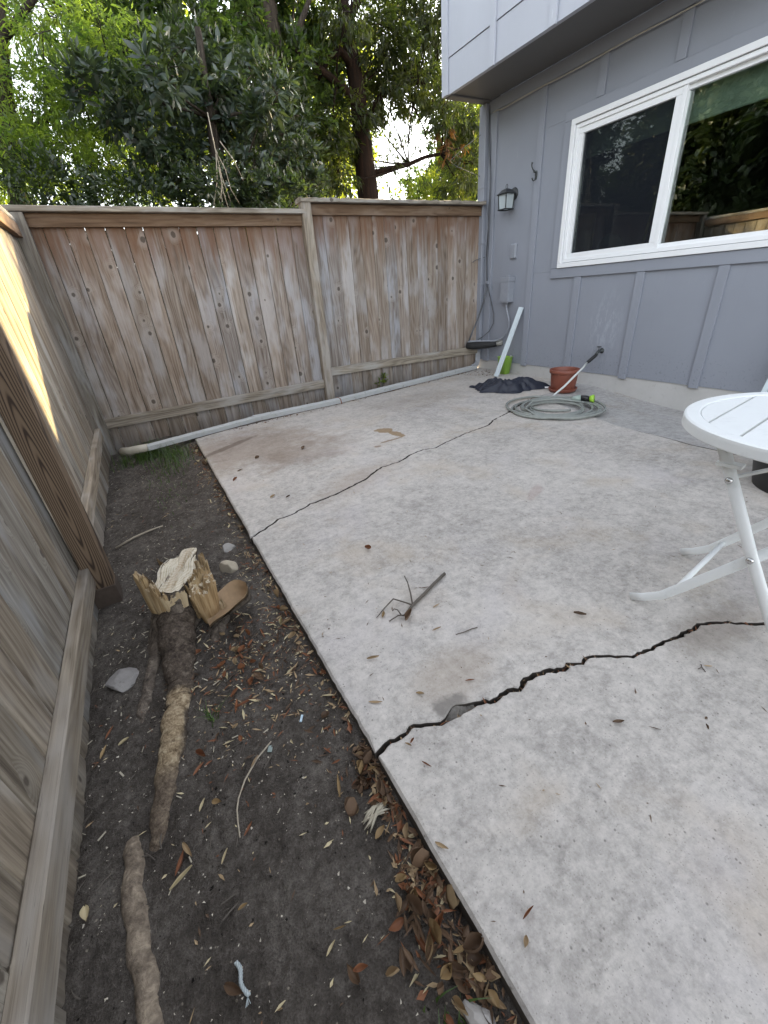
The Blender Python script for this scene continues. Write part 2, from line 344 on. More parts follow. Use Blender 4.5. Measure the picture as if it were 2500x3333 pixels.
def paint_mat(name, col, wear=.25):
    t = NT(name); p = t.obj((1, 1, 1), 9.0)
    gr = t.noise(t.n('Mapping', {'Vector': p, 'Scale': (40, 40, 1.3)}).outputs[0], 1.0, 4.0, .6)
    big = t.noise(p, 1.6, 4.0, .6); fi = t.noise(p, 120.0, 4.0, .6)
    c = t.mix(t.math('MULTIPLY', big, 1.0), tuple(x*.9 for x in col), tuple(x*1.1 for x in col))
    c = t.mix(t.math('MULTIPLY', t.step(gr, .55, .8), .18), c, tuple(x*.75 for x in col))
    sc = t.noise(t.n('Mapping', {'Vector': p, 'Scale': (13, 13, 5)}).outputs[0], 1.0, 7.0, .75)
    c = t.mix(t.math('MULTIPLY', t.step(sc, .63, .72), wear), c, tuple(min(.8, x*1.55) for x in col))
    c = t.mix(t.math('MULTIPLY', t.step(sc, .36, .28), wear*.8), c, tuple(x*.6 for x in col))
    wp_ = t.n('NewGeometry').outputs['Position']; sw = t.n('SeparateXYZ', {0: wp_})
    dy = t.math('DIVIDE', t.math('SUBTRACT', sw.outputs[1], 2.74), .22); dz = t.math('DIVIDE', t.math('SUBTRACT', sw.outputs[2], .52), .42)
    dd = t.math('SQRT', t.math('ADD', t.math('MULTIPLY', dy, dy), t.math('MULTIPLY', dz, dz)))
    sn = t.noise(t.n('Mapping', {'Vector': wp_, 'Scale': (30, 30, 11)}).outputs[0], 1.0, 6.0, .75)
    sf = t.math('MULTIPLY', t.math('SUBTRACT', 1.0, t.step(dd, .2, 1.1)), t.step(sn, .44, .62))
    c = t.mix(t.math('MULTIPLY', sf, .28), c, tuple(min(.8, x*1.9) for x in col))
    lowz = t.math('SUBTRACT', 1.0, t.step(t.math('ADD', sw.outputs[2], t.math('MULTIPLY', sn, .35)), .28, .62))
    spk = t.step(t.noise(wp_, 55.0, 5.0, .7), .56, .66)
    c = t.mix(t.math('MULTIPLY', t.math('MULTIPLY', lowz, spk), .75), c, tuple(x*.55 for x in col))
    h = t.math('ADD', t.math('MULTIPLY', gr, .6), t.math('MULTIPLY', fi, .5))
    return t.pbr(c, .55, t.bump(h, .25, .002), .35)
M['siding'] = paint_mat('blue_grey_house_paint', (.258, .274, .314)); M['upper'] = paint_mat('skylit_tone_house_paint', (.46, .48, .535), .35)  # upper: the house paint lightened, its sky light put into the colour
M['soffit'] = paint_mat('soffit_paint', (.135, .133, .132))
M['conduit'] = plain_mat('grey_conduit_paint', (.255, .27, .305), .5, .15, 20)
M['vinyl'] = plain_mat('white_window_vinyl', (.80, .81, .82), .35, .03)
M['enamel'] = plain_mat('white_table_enamel', (.78, .80, .80), .38, .06, 9, .05, dirt=((.45, .46, .46), .22))
M['terracotta'] = plain_mat('terracotta_plastic', (.205, .062, .038), .5, .12, 10, .05)
M['black'] = plain_mat('black_plastic', (.012, .012, .013), .45, .2)
M['lampblack'] = plain_mat('black_lamp_metal', (.018, .02, .022), .45, .3, 30)
M['iron'] = plain_mat('dark_iron', (.04, .045, .045), .5, .4, 40, .1)
M['chrome'] = plain_mat('bright_screw_metal', (.6, .6, .6), .25, .1, 30, 0, 1.0)
M['hose'] = plain_mat('grey_green_hose', (.25, .265, .245), .25, .25, 30)
M['hosepale'] = plain_mat('pale_hose_lead', (.60, .62, .60), .35, .08)
M['lime'] = plain_mat('lime_plastic', (.33, .60, .05), .4, .1); M['lime2'] = plain_mat('lime_tub_plastic', (.28, .50, .07), .4, .1)
M['sage'] = plain_mat('sage_plastic', (.30, .37, .33), .45, .1)
M['whiteboard'] = plain_mat('pale_painted_trim', (.62, .70, .74), .45, .08, 12)
M['cloth'] = plain_mat('navy_black_cloth', (.014, .017, .030), .55, .4, 25, .2, bscale=200)
M['pipe'] = plain_mat('flaking_painted_downspout', (.44, .45, .45), .6, .12, 12, .35, bscale=45, dirt=((.19, .175, .155), .75))
M['pipegrey'] = plain_mat('grey_painted_downspout', (.30, .31, .33), .55, .2, 14, .1, dirt=((.15, .13, .11), .6))
M['cable'] = plain_mat('grey_cable', (.085, .09, .10), .5, .2, 30); M['cabletan'] = plain_mat('tan_cable', (.42, .39, .34), .55, .2, 30)
M['foam'] = plain_mat('black_pipe_foam', (.016, .016, .017), .75, .3, 30, .3); M['tape'] = plain_mat('scuffed_pipe_end', (.30, .29, .27), .6, .7, 40, .4)
M['stone'] = plain_mat('pale_grey_stone', (.33, .31, .29), .85, .25, 25, .6, dirt=((.12, .10, .085), .6)); M['stonedark'] = plain_mat('grey_slab_stone', (.27, .255, .245), .9, .25, 30, .7, dirt=((.12, .10, .085), .5)); M['stonewarm'] = plain_mat('pale_buff_stone', (.45, .39, .30), .85, .3, 25, .6)
M['dryrope'] = plain_mat('pale_blue_rope', (.38, .42, .43), .8, .25, 60, .3); M['twig'] = plain_mat('grey_twig', (.10, .085, .07), .85, .35, 60, .4)
M['drytwig'] = plain_mat('bleached_twig', (.36, .31, .24), .85, .25, 60, .3); M['fibre'] = plain_mat('bleached_fibre', (.40, .36, .28), .85, .25, 60, .3)
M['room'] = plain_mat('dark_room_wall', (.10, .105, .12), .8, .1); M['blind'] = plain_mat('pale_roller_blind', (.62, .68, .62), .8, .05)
M['yellowboard'] = plain_mat('dull_yellow_board', (.45, .40, .20), .6, .1); M['chairgrey'] = plain_mat('grey_chair', (.30, .33, .34), .5, .1)
M['rustnail'] = plain_mat('rusty_strap', (.20, .075, .03), .8, .4, 40, .3)
M['flex'] = plain_mat('cream_flex_pipe', (.52, .48, .40), .6, .2, 20, .2)
M['trampbark'] = None

def glass_mat(name, tint, base=.04):
    t = NT(name); fr = t.n('Fresnel', {'IOR': 1.55}).outputs[0]
    f = t.math('ADD', t.math('MULTIPLY', fr, 1.35), base, clamp=True)
    a = t.n('BsdfTransparent', {'Color': tint}).outputs[0]; g = t.n('BsdfGlossy', {'Color': (1, 1, 1), 'Roughness': .004}).outputs[0]
    x = t.n('MixShader', {0: f, 1: a, 2: g}); t.t.links.new(x.outputs[0], t.out.inputs[0]); return t.m
M['glass'] = glass_mat('window_glass', (.70, .76, .72), .045); M['lampglass'] = NT('seeded_lamp_glass'); t_ = M['lampglass']; M['lampglass'] = t_.m
t_.t.links.new(t_.n('MixShader', {0: .55, 1: t_.n('BsdfTransparent', {'Color': (.9, .95, .95)}).outputs[0], 2: t_.n('BsdfDiffuse', {'Color': (.62, .68, .70)}).outputs[0]}).outputs[0], t_.out.inputs[0])
def screen_mat():
    t = NT('insect_screen'); a = t.n('BsdfTransparent', {'Color': (1, 1, 1)}).outputs[0]; d = t.n('BsdfDiffuse', {'Color': (.018, .021, .027)}).outputs[0]
    x = t.n('MixShader', {0: .62, 1: a, 2: d}); t.t.links.new(x.outputs[0], t.out.inputs[0]); return t.m
M['screen'] = screen_mat()

def bark_mat(name, a, b, c, sc=(30, 30, 5), bs=.9):
    t = NT(name); p = t.obj(); q = t.n('Mapping', {'Vector': p, 'Scale': sc}).outputs[0]
    n1 = t.noise(q, 1.0, 6.0, .65, .6); n2 = t.noise(p, 120.0, 4.0, .65)
    g = t.math('ADD', t.math('MULTIPLY', n1, .7), t.math('MULTIPLY', n2, .32))
    return t.pbr(t.ramp(g, [(.34, a), (.52, b), (.72, c)]), .9, t.bump(g, bs, .012), .2)
M['bark_red'] = bark_mat('red_brown_bark', (.004, .003, .002), (.013, .007, .0045), (.036, .018, .011), (22, 22, 2.2))
M['bark_dark'] = bark_mat('dark_bark', (.012, .010, .008), (.045, .036, .028), (.10, .085, .066), (22, 22, 3))
M['stumpbark'] = bark_mat('lumpy_stump_bark', (.030, .025, .021), (.125, .102, .083), (.27, .23, .185), (45, 45, 30))
M['rootbark'] = bark_mat('scuffed_root_bark', (.075, .058, .044), (.20, .16, .122), (.40, .33, .245), (40, 40, 22), .7)
M['rootpale'] = bark_mat('stripped_root_wood', (.07, .05, .035), (.27, .21, .135), (.55, .44, .28), (55, 55, 28), .8)

def rootmix_mat():
    t = NT('scuffed_root_with_bark'); wp = t.n('NewGeometry'); p = wp.outputs['Position']; sp = t.n('SeparateXYZ', {0: p}); nz = t.n('SeparateXYZ', {0: wp.outputs['Normal']}).outputs[2]
    n1 = t.noise(p, 42.0, 6.0, .7, .5); n2 = t.noise(p, 130.0, 5.0, .7); n3 = t.noise(p, 13.0, 4.0, .6)
    g = t.math('ADD', t.math('MULTIPLY', n1, .6), t.math('MULTIPLY', n2, .42))
    bark = t.ramp(g, [(.36, (.018, .014, .011)), (.52, (.085, .066, .052)), (.68, (.20, .165, .13))])
    pale = t.ramp(g, [(.36, (.10, .065, .038)), (.52, (.34, .26, .165)), (.66, (.60, .50, .35))])
    scuff = t.ramp(g, [(.36, (.05, .036, .026)), (.52, (.15, .115, .085)), (.68, (.30, .24, .17))])
    y = sp.outputs[1]; a = t.math('MULTIPLY', t.step(y, .86, .95), t.math('SUBTRACT', 1.0, t.step(t.math('ADD', y, t.math('MULTIPLY', t.math('SUBTRACT', n3, .5), .12)), 1.13, 1.16)))
    up = t.step(t.math('ADD', nz, t.math('MULTIPLY', t.math('SUBTRACT', n3, .5), 1.3)), .35, .75)
    base = t.mix(t.math('SUBTRACT', 1.0, t.step(y, .88, 1.0)), bark, scuff)
    c = t.mix(t.math('MULTIPLY', a, up), base, pale)
    return t.pbr(c, .9, t.bump(g, 1.0, .014), .2)
M['rootmix'] = rootmix_mat()
def cutwood_mat():
    t = NT('fresh_cut_wood'); p = t.obj(); sp = t.n('SeparateXYZ', {0: p})
    u = t.math('ADD', t.math('MULTIPLY', sp.outputs[0], .94), t.math('MULTIPLY', sp.outputs[1], -.34))
    v = t.math('ADD', t.math('MULTIPLY', sp.outputs[0], .34), t.math('MULTIPLY', sp.outputs[1], .94))
    nz = t.noise(p, 14.0, 4.0, .6)
    rr = t.math('SQRT', t.math('ADD', t.math('MULTIPLY', u, u), t.math('MULTIPLY', t.math('MULTIPLY', v, v), .25)))
    rings = t.math('ADD', t.math('MULTIPLY', t.math('SINE', t.math('ADD', t.math('MULTIPLY', rr, 700.0), t.math('MULTIPLY', nz, 9.0))), .5), .5)
    saw = t.noise(t.n('CombineXYZ', {0: t.math('MULTIPLY', u, 150.0), 1: t.math('MULTIPLY', v, 14.0), 2: 0.0}).outputs[0], 1.0, 4.0, .6)
    g = t.math('ADD', t.math('MULTIPLY', rings, .16), t.math('MULTIPLY', saw, .84))
    c = t.ramp(g, [(.22, (.34, .26, .16)), (.42, (.52, .45, .335)), (.60, (.64, .59, .49))])
    ck = t.noise(t.n('CombineXYZ', {0: t.math('MULTIPLY', u, 70.0), 1: t.math('MULTIPLY', v, 7.0), 2: 3.0}).outputs[0], 1.0, 3.0, .5, .4)
    c = t.mix(t.math('MULTIPLY', t.step(ck, .61, .66), .85), c, (.05, .03, .018))
    heart = t.math('SUBTRACT', 1.0, t.step(t.math('ADD', t.math('ABSOLUTE', t.math('ADD', u, -.01)), t.math('MULTIPLY', nz, .02)), .012, .028))
    c = t.mix(t.math('MULTIPLY', heart, .3), c, (.30, .18, .09))
    return t.pbr(c, .75, t.bump(g, .35, .002), .25)
M['cutwood'] = cutwood_mat()
def split_top(m):
    # torn end grain is paler than the split sides
    nt = m.node_tree; b = next(n for n in nt.nodes if n.type == 'BSDF_PRINCIPLED'); src = b.inputs['Base Color'].links[0].from_socket
    g = nt.nodes.new('ShaderNodeNewGeometry'); sx = nt.nodes.new('ShaderNodeSeparateXYZ'); nt.links.new(g.outputs['True Normal'], sx.inputs[0])
    mr = nt.nodes.new('ShaderNodeMapRange'); mr.inputs[1].default_value = .25; mr.inputs[2].default_value = .6; nt.links.new(sx.outputs[2], mr.inputs[0])
    mx = nt.nodes.new('ShaderNodeMix'); mx.data_type = 'RGBA'; nt.links.new(mr.outputs[0], mx.inputs[0]); nt.links.new(src, mx.inputs[6]); mx.inputs[7].default_value = (.60, .53, .41, 1); nt.links.new(mx.outputs[2], b.inputs['Base Color']); return m
M['split'] = wood_mat('split_yellow_wood', (.46, .36, .22), (.29, .205, .11), (.06, .036, .020), knots=0); split_top(M['split'])
M['innerbark'] = plain_mat('orange_inner_bark', (.37, .255, .15), .7, .4, 30, .3)

def leaf_mat(name, a, b, trans=.35, gloss=.08, k=2.2):
    """colour of each leaf lies between a and b (per-leaf attribute tint); light passes through the blade"""
    t = NT(name); at = t.n('Attribute', attribute_name='tint').outputs['Fac']
    c = t.mix(at, a, b)
    d = t.n('BsdfDiffuse', {'Color': c}).outputs[0]
    tc = t.mix(1.0, c, (1.25*k, 1.15*k, .45*k), 'MULTIPLY')
    tr = t.n('BsdfTranslucent', {'Color': tc}).outputs[0]
    x = t.n('MixShader', {0: trans, 1: d, 2: tr}).outputs[0]
    g = t.n('BsdfGlossy', {'Color': (1, 1, 1), 'Roughness': .42}).outputs[0]
    y = t.n('MixShader', {0: gloss, 1: x, 2: g}); t.t.links.new(y.outputs[0], t.out.inputs[0]); return t.m
M['leaf_front'] = leaf_mat('grey_green_broad_leaf', (.020, .037, .026), (.058, .086, .058), .20, .06)
M['leaf_tall'] = leaf_mat('dark_green_leaf', (.010, .021, .008), (.032, .052, .018), .43, .04, 5.6)
M['leaf_barky'] = leaf_mat('olive_leaf', (.009, .016, .005), (.030, .041, .011), .44, .03, 4.6)
M['leaf_feather'] = leaf_mat('fresh_green_leaf', (.022, .042, .013), (.066, .092, .024), .48, .03, 7.5)
M['leaf_hedge'] = leaf_mat('hedge_leaf', (.014, .028, .012), (.040, .064, .024), .30, .05)
M['leaf_back'] = leaf_mat('far_sunlit_leaf', (.040, .064, .014), (.11, .135, .028), .5, .03, 5.0)
M['leaf_brown'] = leaf_mat('hanging_brown_leaf', (.10, .045, .016), (.20, .10, .035), .35, .03, 1.4)
M['grass'] = leaf_mat('grass_blade', (.035, .075, .018), (.085, .145, .035), .3, .05)

def dry_leaf_mat(name, a, b):
    t = NT(name); r = t.n('ObjectInfo').outputs['Random']; p = t.obj((1, 1, 1), 3.0)
    n = t.noise(p, 90.0, 4.0, .6)
    c = t.mix(t.math('MULTIPLY', t.math('ADD', r, n), .5), a, b)
    return t.pbr(c, .6, t.bump(n, .3, .001), .35)
M['tan'] = dry_leaf_mat('tan_dry_leaf', (.25, .17, .095), (.43, .32, .19)); M['rust'] = dry_leaf_mat('rust_dry_leaf', (.14, .055, .028), (.28, .12, .055))
M['brown'] = dry_leaf_mat('dark_brown_dry_leaf', (.055, .034, .022), (.17, .105, .062)); M['straw'] = dry_leaf_mat('straw_dry_leaf', (.40, .33, .19), (.58, .50, .33))
M['ochre'] = dry_leaf_mat('ochre_dry_leaf', (.22, .145, .07), (.34, .24, .12))

# ------------------------------------------------------------ ground
def grid_mesh(name, x0, x1, y0, y1, st, fn, mat, kind='structure'):
    nx = int((x1-x0)/st)+1; ny = int((y1-y0)/st)+1
    X, Y = np.meshgrid(np.linspace(x0, x1, nx), np.linspace(y0, y1, ny)); Z = fn(X, Y)
    V = np.stack([X, Y, Z], -1).reshape(-1, 3); i = np.arange(nx*ny).reshape(ny, nx)
    F = np.stack([i[:-1, :-1], i[:-1, 1:], i[1:, 1:], i[1:, :-1]], -1).reshape(-1, 4)
    me = bpy.data.meshes.new(name); me.from_pydata(V.tolist(), [], F.tolist()); me.polygons.foreach_set('use_smooth', [True]*len(me.polygons)); me.materials.append(mat)
    return tag(link(name, me), kind=kind)
grid_mesh('soil', -1.2, .262, -1.6, 4.8, .0075, soil_z, M['soil'])
grid_mesh('soil', .262, 3.98, 3.7, 4.8, .022, lambda x, y: np.minimum(soil_z(x, y), -.012), M['soil'])
g = MB(); g.v = [(-200, -200, -.32), (200, -200, -.32), (200, 200, -.32), (-200, 200, -.32)]; g.f = [(0, 1, 2, 3)]
tag(g.build('ground', M['soil'], keep=True), kind='structure')
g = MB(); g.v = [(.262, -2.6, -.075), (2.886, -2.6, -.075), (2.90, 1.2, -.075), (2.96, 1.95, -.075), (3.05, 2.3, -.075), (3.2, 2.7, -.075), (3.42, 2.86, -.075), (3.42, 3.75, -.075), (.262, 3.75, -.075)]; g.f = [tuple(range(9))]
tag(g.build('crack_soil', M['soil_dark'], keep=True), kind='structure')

# ------------------------------------------------------------ patio slabs, parted by the real cracks
cA = [(.230, .592), (.262, .600), (.303, .598), (.322, .602), (.339, .606), (.362, .599), (.38, .59), (.398, .581), (.414, .573), (.433, .573), (.455, .57), (.48, .569), (.503, .57), (.525, .569), (.552, .559), (.574, .549), (.601, .552), (.627, .553), (.658, .539), (.694, .553), (.728, .55), (.765, .544), (.809, .519), (.837, .526), (.871, .508), (.908, .512), (.947, .491), (.974, .469), (1.014, .443), (1.05, .436), (1.111, .43), (1.146, .429), (1.184, .418), (1.279, .409), (1.302, .41), (1.345, .389), (1.384, .367), (1.407, .342), (1.434, .319), (1.6, .25), (2.0, .17), (2.45, .06), (2.88, .03)]
cB = [(.229, 1.850), (.246, 1.863), (.304, 1.893), (.393, 1.952), (.491, 1.97), (.595, 2.016), (.701, 2.029), (.846, 2.071), (.986, 2.128), (1.165, 2.236), (1.322, 2.245), (1.457, 2.311), (1.557, 2.335), (1.647, 2.301), (1.775, 2.355), (1.952, 2.403), (2.128, 2.438), (2.295, 2.463), (2.389, 2.536), (2.549, 2.59), (2.72, 2.646), (2.816, 2.698), (3.094, 2.818), (3.287, 2.84)]
cC = [(3.287, 2.84), (3.15, 2.55), (3.06, 2.25), (3.003, 2.049), (2.98, 1.952), (2.95, 1.866), (2.933, 1.806), (2.922, 1.613), (2.909, 1.398), (2.885, 1.272), (2.892, 1.153), (2.898, 1.041), (2.89, .5), (2.88, .03), (2.88, -2.5)]
def jag(pts, step, amp, seed):
    out = []; r = random.Random(seed)
    for (x0, y0), (x1, y1) in zip(pts[:-1], pts[1:]):
        L = math.hypot(x1-x0, y1-y0); n = max(1, int(L/step))
        for i in range(n):
            f = i/n; k = amp if (i or out) else 0
            if not out: k = 0
            out.append((x0+(x1-x0)*f+r.uniform(-k, k), y0+(y1-y0)*f+r.uniform(-k, k)))
    out.append(pts[-1]); return out
jA = jag(cA, .012, .0028, 1); jB = jag(cB, .022, .005, 2); jC = jag(cC, .06, .004, 3)
def off(pts, w, side, seed, spall=None):
    r = random.Random(seed); out = []
    for i, p in enumerate(pts):
        a = pts[max(0, i-1)]; b = pts[min(len(pts)-1, i+1)]; dx, dy = b[0]-a[0], b[1]-a[1]; L = math.hypot(dx, dy)
        ww = w*(.35+.75*r.random()+.75*float(vnoise(i*.11, seed*3.3, 21)))
        if spall: ww += spall(p)
        out.append((p[0]-dy/L*ww*side, p[1]+dx/L*ww*side))
    return out
sp = lambda p: .024*math.exp(-((p[0]-.475)/.034)**2)
A_far = off(jA, .0052, 1, 5, sp); A_near = off(jA, .0050, -1, 6)
B_far = off(jB, .0062, 1, 7); B_near = off(jB, .0062, -1, 8)
C_l = off(jC, .0036, -1, 9); C_r = off(jC, .0036, 1, 10)
def edge(y0, y1, seed, n=60):
    r = random.Random(seed); return [(.230+.0012*math.sin(i*.37)+r.uniform(-.0014, .0014), y0+(y1-y0)*i/n) for i in range(1, n)]
def slab(pts, mat, zf=lambda x, y: 0.0, inset=.004, depth=.12, left=.012):
    n = len(pts)
    ar = sum(pts[i][0]*pts[(i+1) % n][1]-pts[(i+1) % n][0]*pts[i][1] for i in range(n))
    if ar < 0: pts = pts[::-1]
    ins = []
    for i in range(n):
        a = pts[i-1]; b = pts[i]; c = pts[(i+1) % n]
        n1 = Vector((-(b[1]-a[1]), b[0]-a[0])).normalized(); n2 = Vector((-(c[1]-b[1]), c[0]-b[0])).normalized()
        m = (n1+n2); m = m.normalized() if m.length > .2 else n1
        w = left if max(a[0], b[0], c[0]) < .2375 else inset
        ins.append((b[0]+m.x*w, b[1]+m.y*w))
    mb = MB(); vs = [(x, y, zf(x, y)) for x, y in ins]
    vs += [(x*.5+X*.5, y*.5+Y*.5, zf(x, y)-.0015) for (x, y), (X, Y) in zip(ins, pts)]
    vs += [(x, y, zf(x, y)-(left*.8 if x < .24 else inset)) for x, y in pts]+[(x, y, zf(x, y)-depth) for x, y in pts]
    fs = [tuple(range(n))]
    for k in range(3): fs += [(k*n+i, (k+1)*n+i, (k+1)*n+(i+1) % n, k*n+(i+1) % n) for i in range(n)]
    mb.add(vs, fs); o = mb.build('patio_slab', mat, keep=True); o.data.materials.append(M['crackwall'])
    for k_, pl in enumerate(o.data.polygons): pl.material_index = 1 if k_ > 2*n else 0
    return tag(o, kind='structure')
E0 = [(.5, 3.93), (1.05, 4.01), (1.6, 4.08), (2.4, 4.16), (3.2, 4.36), (3.972, 4.62)]
far_edge = jag([(.232, 3.85)]+E0, .05, .006, 12)
slab(edge(1.88, 3.83, 21)[::1] + far_edge + [(3.972, 2.95), (3.40, 2.86)] + B_far[::-1], M['slab'])
slab(edge(.625, 1.825, 22) + B_near + [p for p in C_l if .07 < p[1] < 2.82] + [(2.877, .055)] + A_far[::-1][1:], M['slab'])
slab(edge(-2.5, .57, 23) + A_near[:-1] + [(2.877, .02), (2.877, -2.5), (.23, -2.5)], M['slab'])
def patch_z(x, y):
    f = max(0, min(1, (x-2.9)/1.0)); h = max(0, min(1, (2.95-y)/1.15)); return -.10*f*(h*h*(3-2*h))-.001
PC = [(3.40, 2.856)]+[(x, y) for x, y in C_r if y > -2.4]+[(2.883, -2.5)]
pp = PC[::-1]
mb = MB(); cols_ = 14
for i, (x, y) in enumerate(pp):
    for j in range(cols_+1):
        f = j/cols_; yy = y+(max(y, min(2.94, y+.02))-y)*f; X = x+(3.972-x)*f; mb.v.append((X, yy if i < len(pp)-1 else 2.856+.085*f, patch_z(X, yy)))
w_ = cols_+1
mb.f = [(i*w_+j, i*w_+j+1, (i+1)*w_+j+1, (i+1)*w_+j) for i in range(len(pp)-1) for j in range(cols_)]
tag(mb.build('patio_slab', M['slab_patch'], keep=True), kind='structure')
# broken lip where the near crack has spalled
mb = MB(); ch = []
for i in range(17):
    for j in range(6):
        x = .425+.10*i/16; y = .563+.042*j/5
        ch.append((x, y, -.024+.020*j/5+U(-.003, .003)))
mb.add(ch, [(i*6+j, (i+1)*6+j, (i+1)*6+j+1, i*6+j+1) for i in range(16) for j in range(5)])
tag(mb.build('patio_crack_rubble', M['chip'], keep=True), kind='structure')
# ------------------------------------------------------------ fences
FY = 4.5
def far_panel(x0, x1, top, bot, rust, label, rail, frz, cap, seed):
    r = random.Random(seed)
    f = thing('wooden_fence', label, 'fence', ((x0+x1)/2, FY, 0))
    x = x0
    while x < x1-.03:
        w = min(.1385+r.uniform(-.006, .004), x1-x)
        gap = r.choice([.003, .004, .005, .006] if x0 < 1 else [.0015, .002, .003])
        y = FY+.009+r.uniform(-.005, .005); lean = r.uniform(-.0014, .0014)
        b = lumber('board', M['fence'], f, (x+w/2+lean, y, bot+r.uniform(-.02, .01)), (x+w/2-lean, y, top), w-gap, .017, (0, 1, 0), .0042, .0008)
        x += w
    (za, zb) = rail
    lumber('rail', M['rail'], f, (x0, FY-.019, za), (x1, FY-.019, zb), .086, .036, (0, 1, 0), .003, .001)
    lumber('trim_board', M['trim'], f, (x0, FY-.019, frz), (x1, FY-.019, frz-.004), .088, .036, (0, 1, 0), .003, .001)
    return f
fl = far_panel(-.47, 1.765, 1.69, -.16, .68, 'weathered lower fence panel at the back, between the corner post and the middle post', (.128, .150), 1.648, 0, 31)
lumber('cap_board', M['cap'], fl, (-.52, FY-.012, 1.714), (1.745, FY-.012, 1.706), .155, .036, (0, 0, 1), .004, .0015)
fr = far_panel(1.80, 3.895, 1.78, -.10, .55, 'weathered taller fence panel at the back, between the middle post and the house', (.262, .240), 1.728, 0, 32)
mb = MB(); n = 46                                                        # ragged, split cap
tops = []
for i in range(n):
    x = 1.70+2.19*i/(n-1); a = U(-.007, .006); b = U(-.006, .005)
    for (yy, zz) in ((FY-.105+a, 1.776), (FY-.103+a, 1.806+b), (FY-.06, 1.812+U(-.003, .004)), (FY+.0, 1.810+U(-.005, .005)), (FY+.06, 1.808), (FY+.06, 1.776)):
        mb.v.append((x, yy, zz))
mb.f = [(i*6+j, i*6+(j+1) % 6, (i+1)*6+(j+1) % 6, (i+1)*6+j) for i in range(n-1) for j in range(6)]+[tuple(range(6)), tuple((n-1)*6+j for j in range(6))]
capo = mb.build('cap_board', M['cap'], fr)
me = capo.data                                                          # turn its own Z axis along the grain
me.transform(Matrix.Rotation(math.radians(90), 4, 'Y')); capo.rotation_euler = (0, math.radians(-90), 0)
def post(label, mat, x0, x1, y0, y1, z0, z1, name='fence_post'):
    t = thing(name, label, 'fence post', ((x0+x1)/2, (y0+y1)/2, z0))
    lumber('post', mat, t, ((x0+x1)/2, (y0+y1)/2, z0), ((x0+x1)/2, (y0+y1)/2, z1), x1-x0, y1-y0, (0, 1, 0), .004, .001)
    return t
post('grey middle post where the lower and taller back fence panels meet', M['rail'], 1.707, 1.797, 4.412, 4.498, -.10, 1.774)
post('grey corner post where the left fence meets the back fence', M['fence_side'], -.50, -.412, 4.412, 4.498, -.25, 1.690)
bp = post('newer brown post with dark flame grain standing midway along the left fence', M['treated'], -.463, -.371, 1.900, 1.990, -.30, 1.62)
mb = MB(); mb.box(-.470, -.3685, 1.897, 1.9935, -.30, -.045, .003); mb.build('post_foot', plain_mat('mud_stained_post_foot', (.075, .055, .042), .85, .4, 40, .3), bp)

LX = -.47
def side_panel(y0, y1, label, railz, rail_y, frz, seed, cap=True):
    r = random.Random(seed); f = thing('wooden_fence', label, 'fence', (LX, (y0+y1)/2, 0))
    y = y1
    while y > y0+.03:
        w = min(.1400+r.uniform(-.005, .004), y-y0); gap = r.choice([.005, .0065, .008])
        lumber('board', M['fence_side'], f, (LX-.008+r.uniform(-.003, .003), y-w/2, -.26), (LX-.008, y-w/2, 1.64), w-gap, .017, (1, 0, 0), .0035, .0008)
        y -= w
    (a, b) = rail_y; (za, zb) = railz
    lumber('rail', M['rail'], f, (LX+.0195, a, za), (LX+.0195, b, zb), .086, .039, (1, 0, 0), .004, .0012)
    lumber('trim_board', M['trim'], f, (LX+.0195, y0, 1.575), (LX+.0195, y1, 1.575), .086, .038, (1, 0, 0), .003, .001)
    lumber('cap_board', M['cap'], f, (LX-.03, y0-.02, 1.638), (LX-.03, y1+.04, 1.638), .14, .036, (0, 0, 1), .004, .0015)
    f.rotation_euler = (0, -.021, 0); return f
side_panel(1.985, 4.405, 'grey left fence panel beyond the brown post, its top catching the sun', (.10, .135), (2.0, 4.12), 0, 41)
side_panel(-2.4, 1.945, 'grey left fence panel nearest the camera with a pale rail along its foot', (.022, .024), (-2.4, 1.955), 0, 42)

# ------------------------------------------------------------ house
H = thing('house', 'blue grey board and batten house with an overhanging upper storey on the right', 'house', (3.95, 1.0, 0))
W = 3.95
bat = [3.715, 3.105, 2.475, 1.845, 1.215, .585, -.045, -.675, -1.305, -1.935, -2.5]
edges = [4.415]+bat
for y1, y0 in zip(edges[:-1], edges[1:]):
    if y1 > 1.47 and y0 < 3.35:
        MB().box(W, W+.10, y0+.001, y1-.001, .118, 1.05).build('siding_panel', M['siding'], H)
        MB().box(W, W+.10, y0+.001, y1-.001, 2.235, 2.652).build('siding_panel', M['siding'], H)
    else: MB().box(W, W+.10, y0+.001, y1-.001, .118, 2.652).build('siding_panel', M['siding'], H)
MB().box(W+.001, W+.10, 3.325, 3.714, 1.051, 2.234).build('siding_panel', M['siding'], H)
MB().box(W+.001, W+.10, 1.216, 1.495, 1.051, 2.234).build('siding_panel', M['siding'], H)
for i, y in enumerate(bat):
    w = .0365
    if 1.5 < y < 3.3:
        MB().box(W-.019, W-.0005, y-w, y+w, .104+U(-.012, .004), .986, .002).build('batten', M['siding'], H)
        MB().box(W-.019, W-.0005, y-w, y+w, 2.287, 2.548, .002).build('batten', M['siding'], H)
    else: MB().box(W-.019, W-.0005, y-w, y+w, .104, 2.548, .002).build('batten', M['siding'], H)
MB().box(W-.022, W-.0005, 4.318, 4.412, .108, 2.548, .002).build('corner_board', M['siding'], H)
MB().box(W-.012, W+.10, 4.4165, 4.60, .118, 2.652).build('corner_board', M['siding'], H)
MB().box(W-.024, W-.0005, -2.5, 4.55, 2.552, 2.648, .003).build('frieze_board', M['siding'], H)
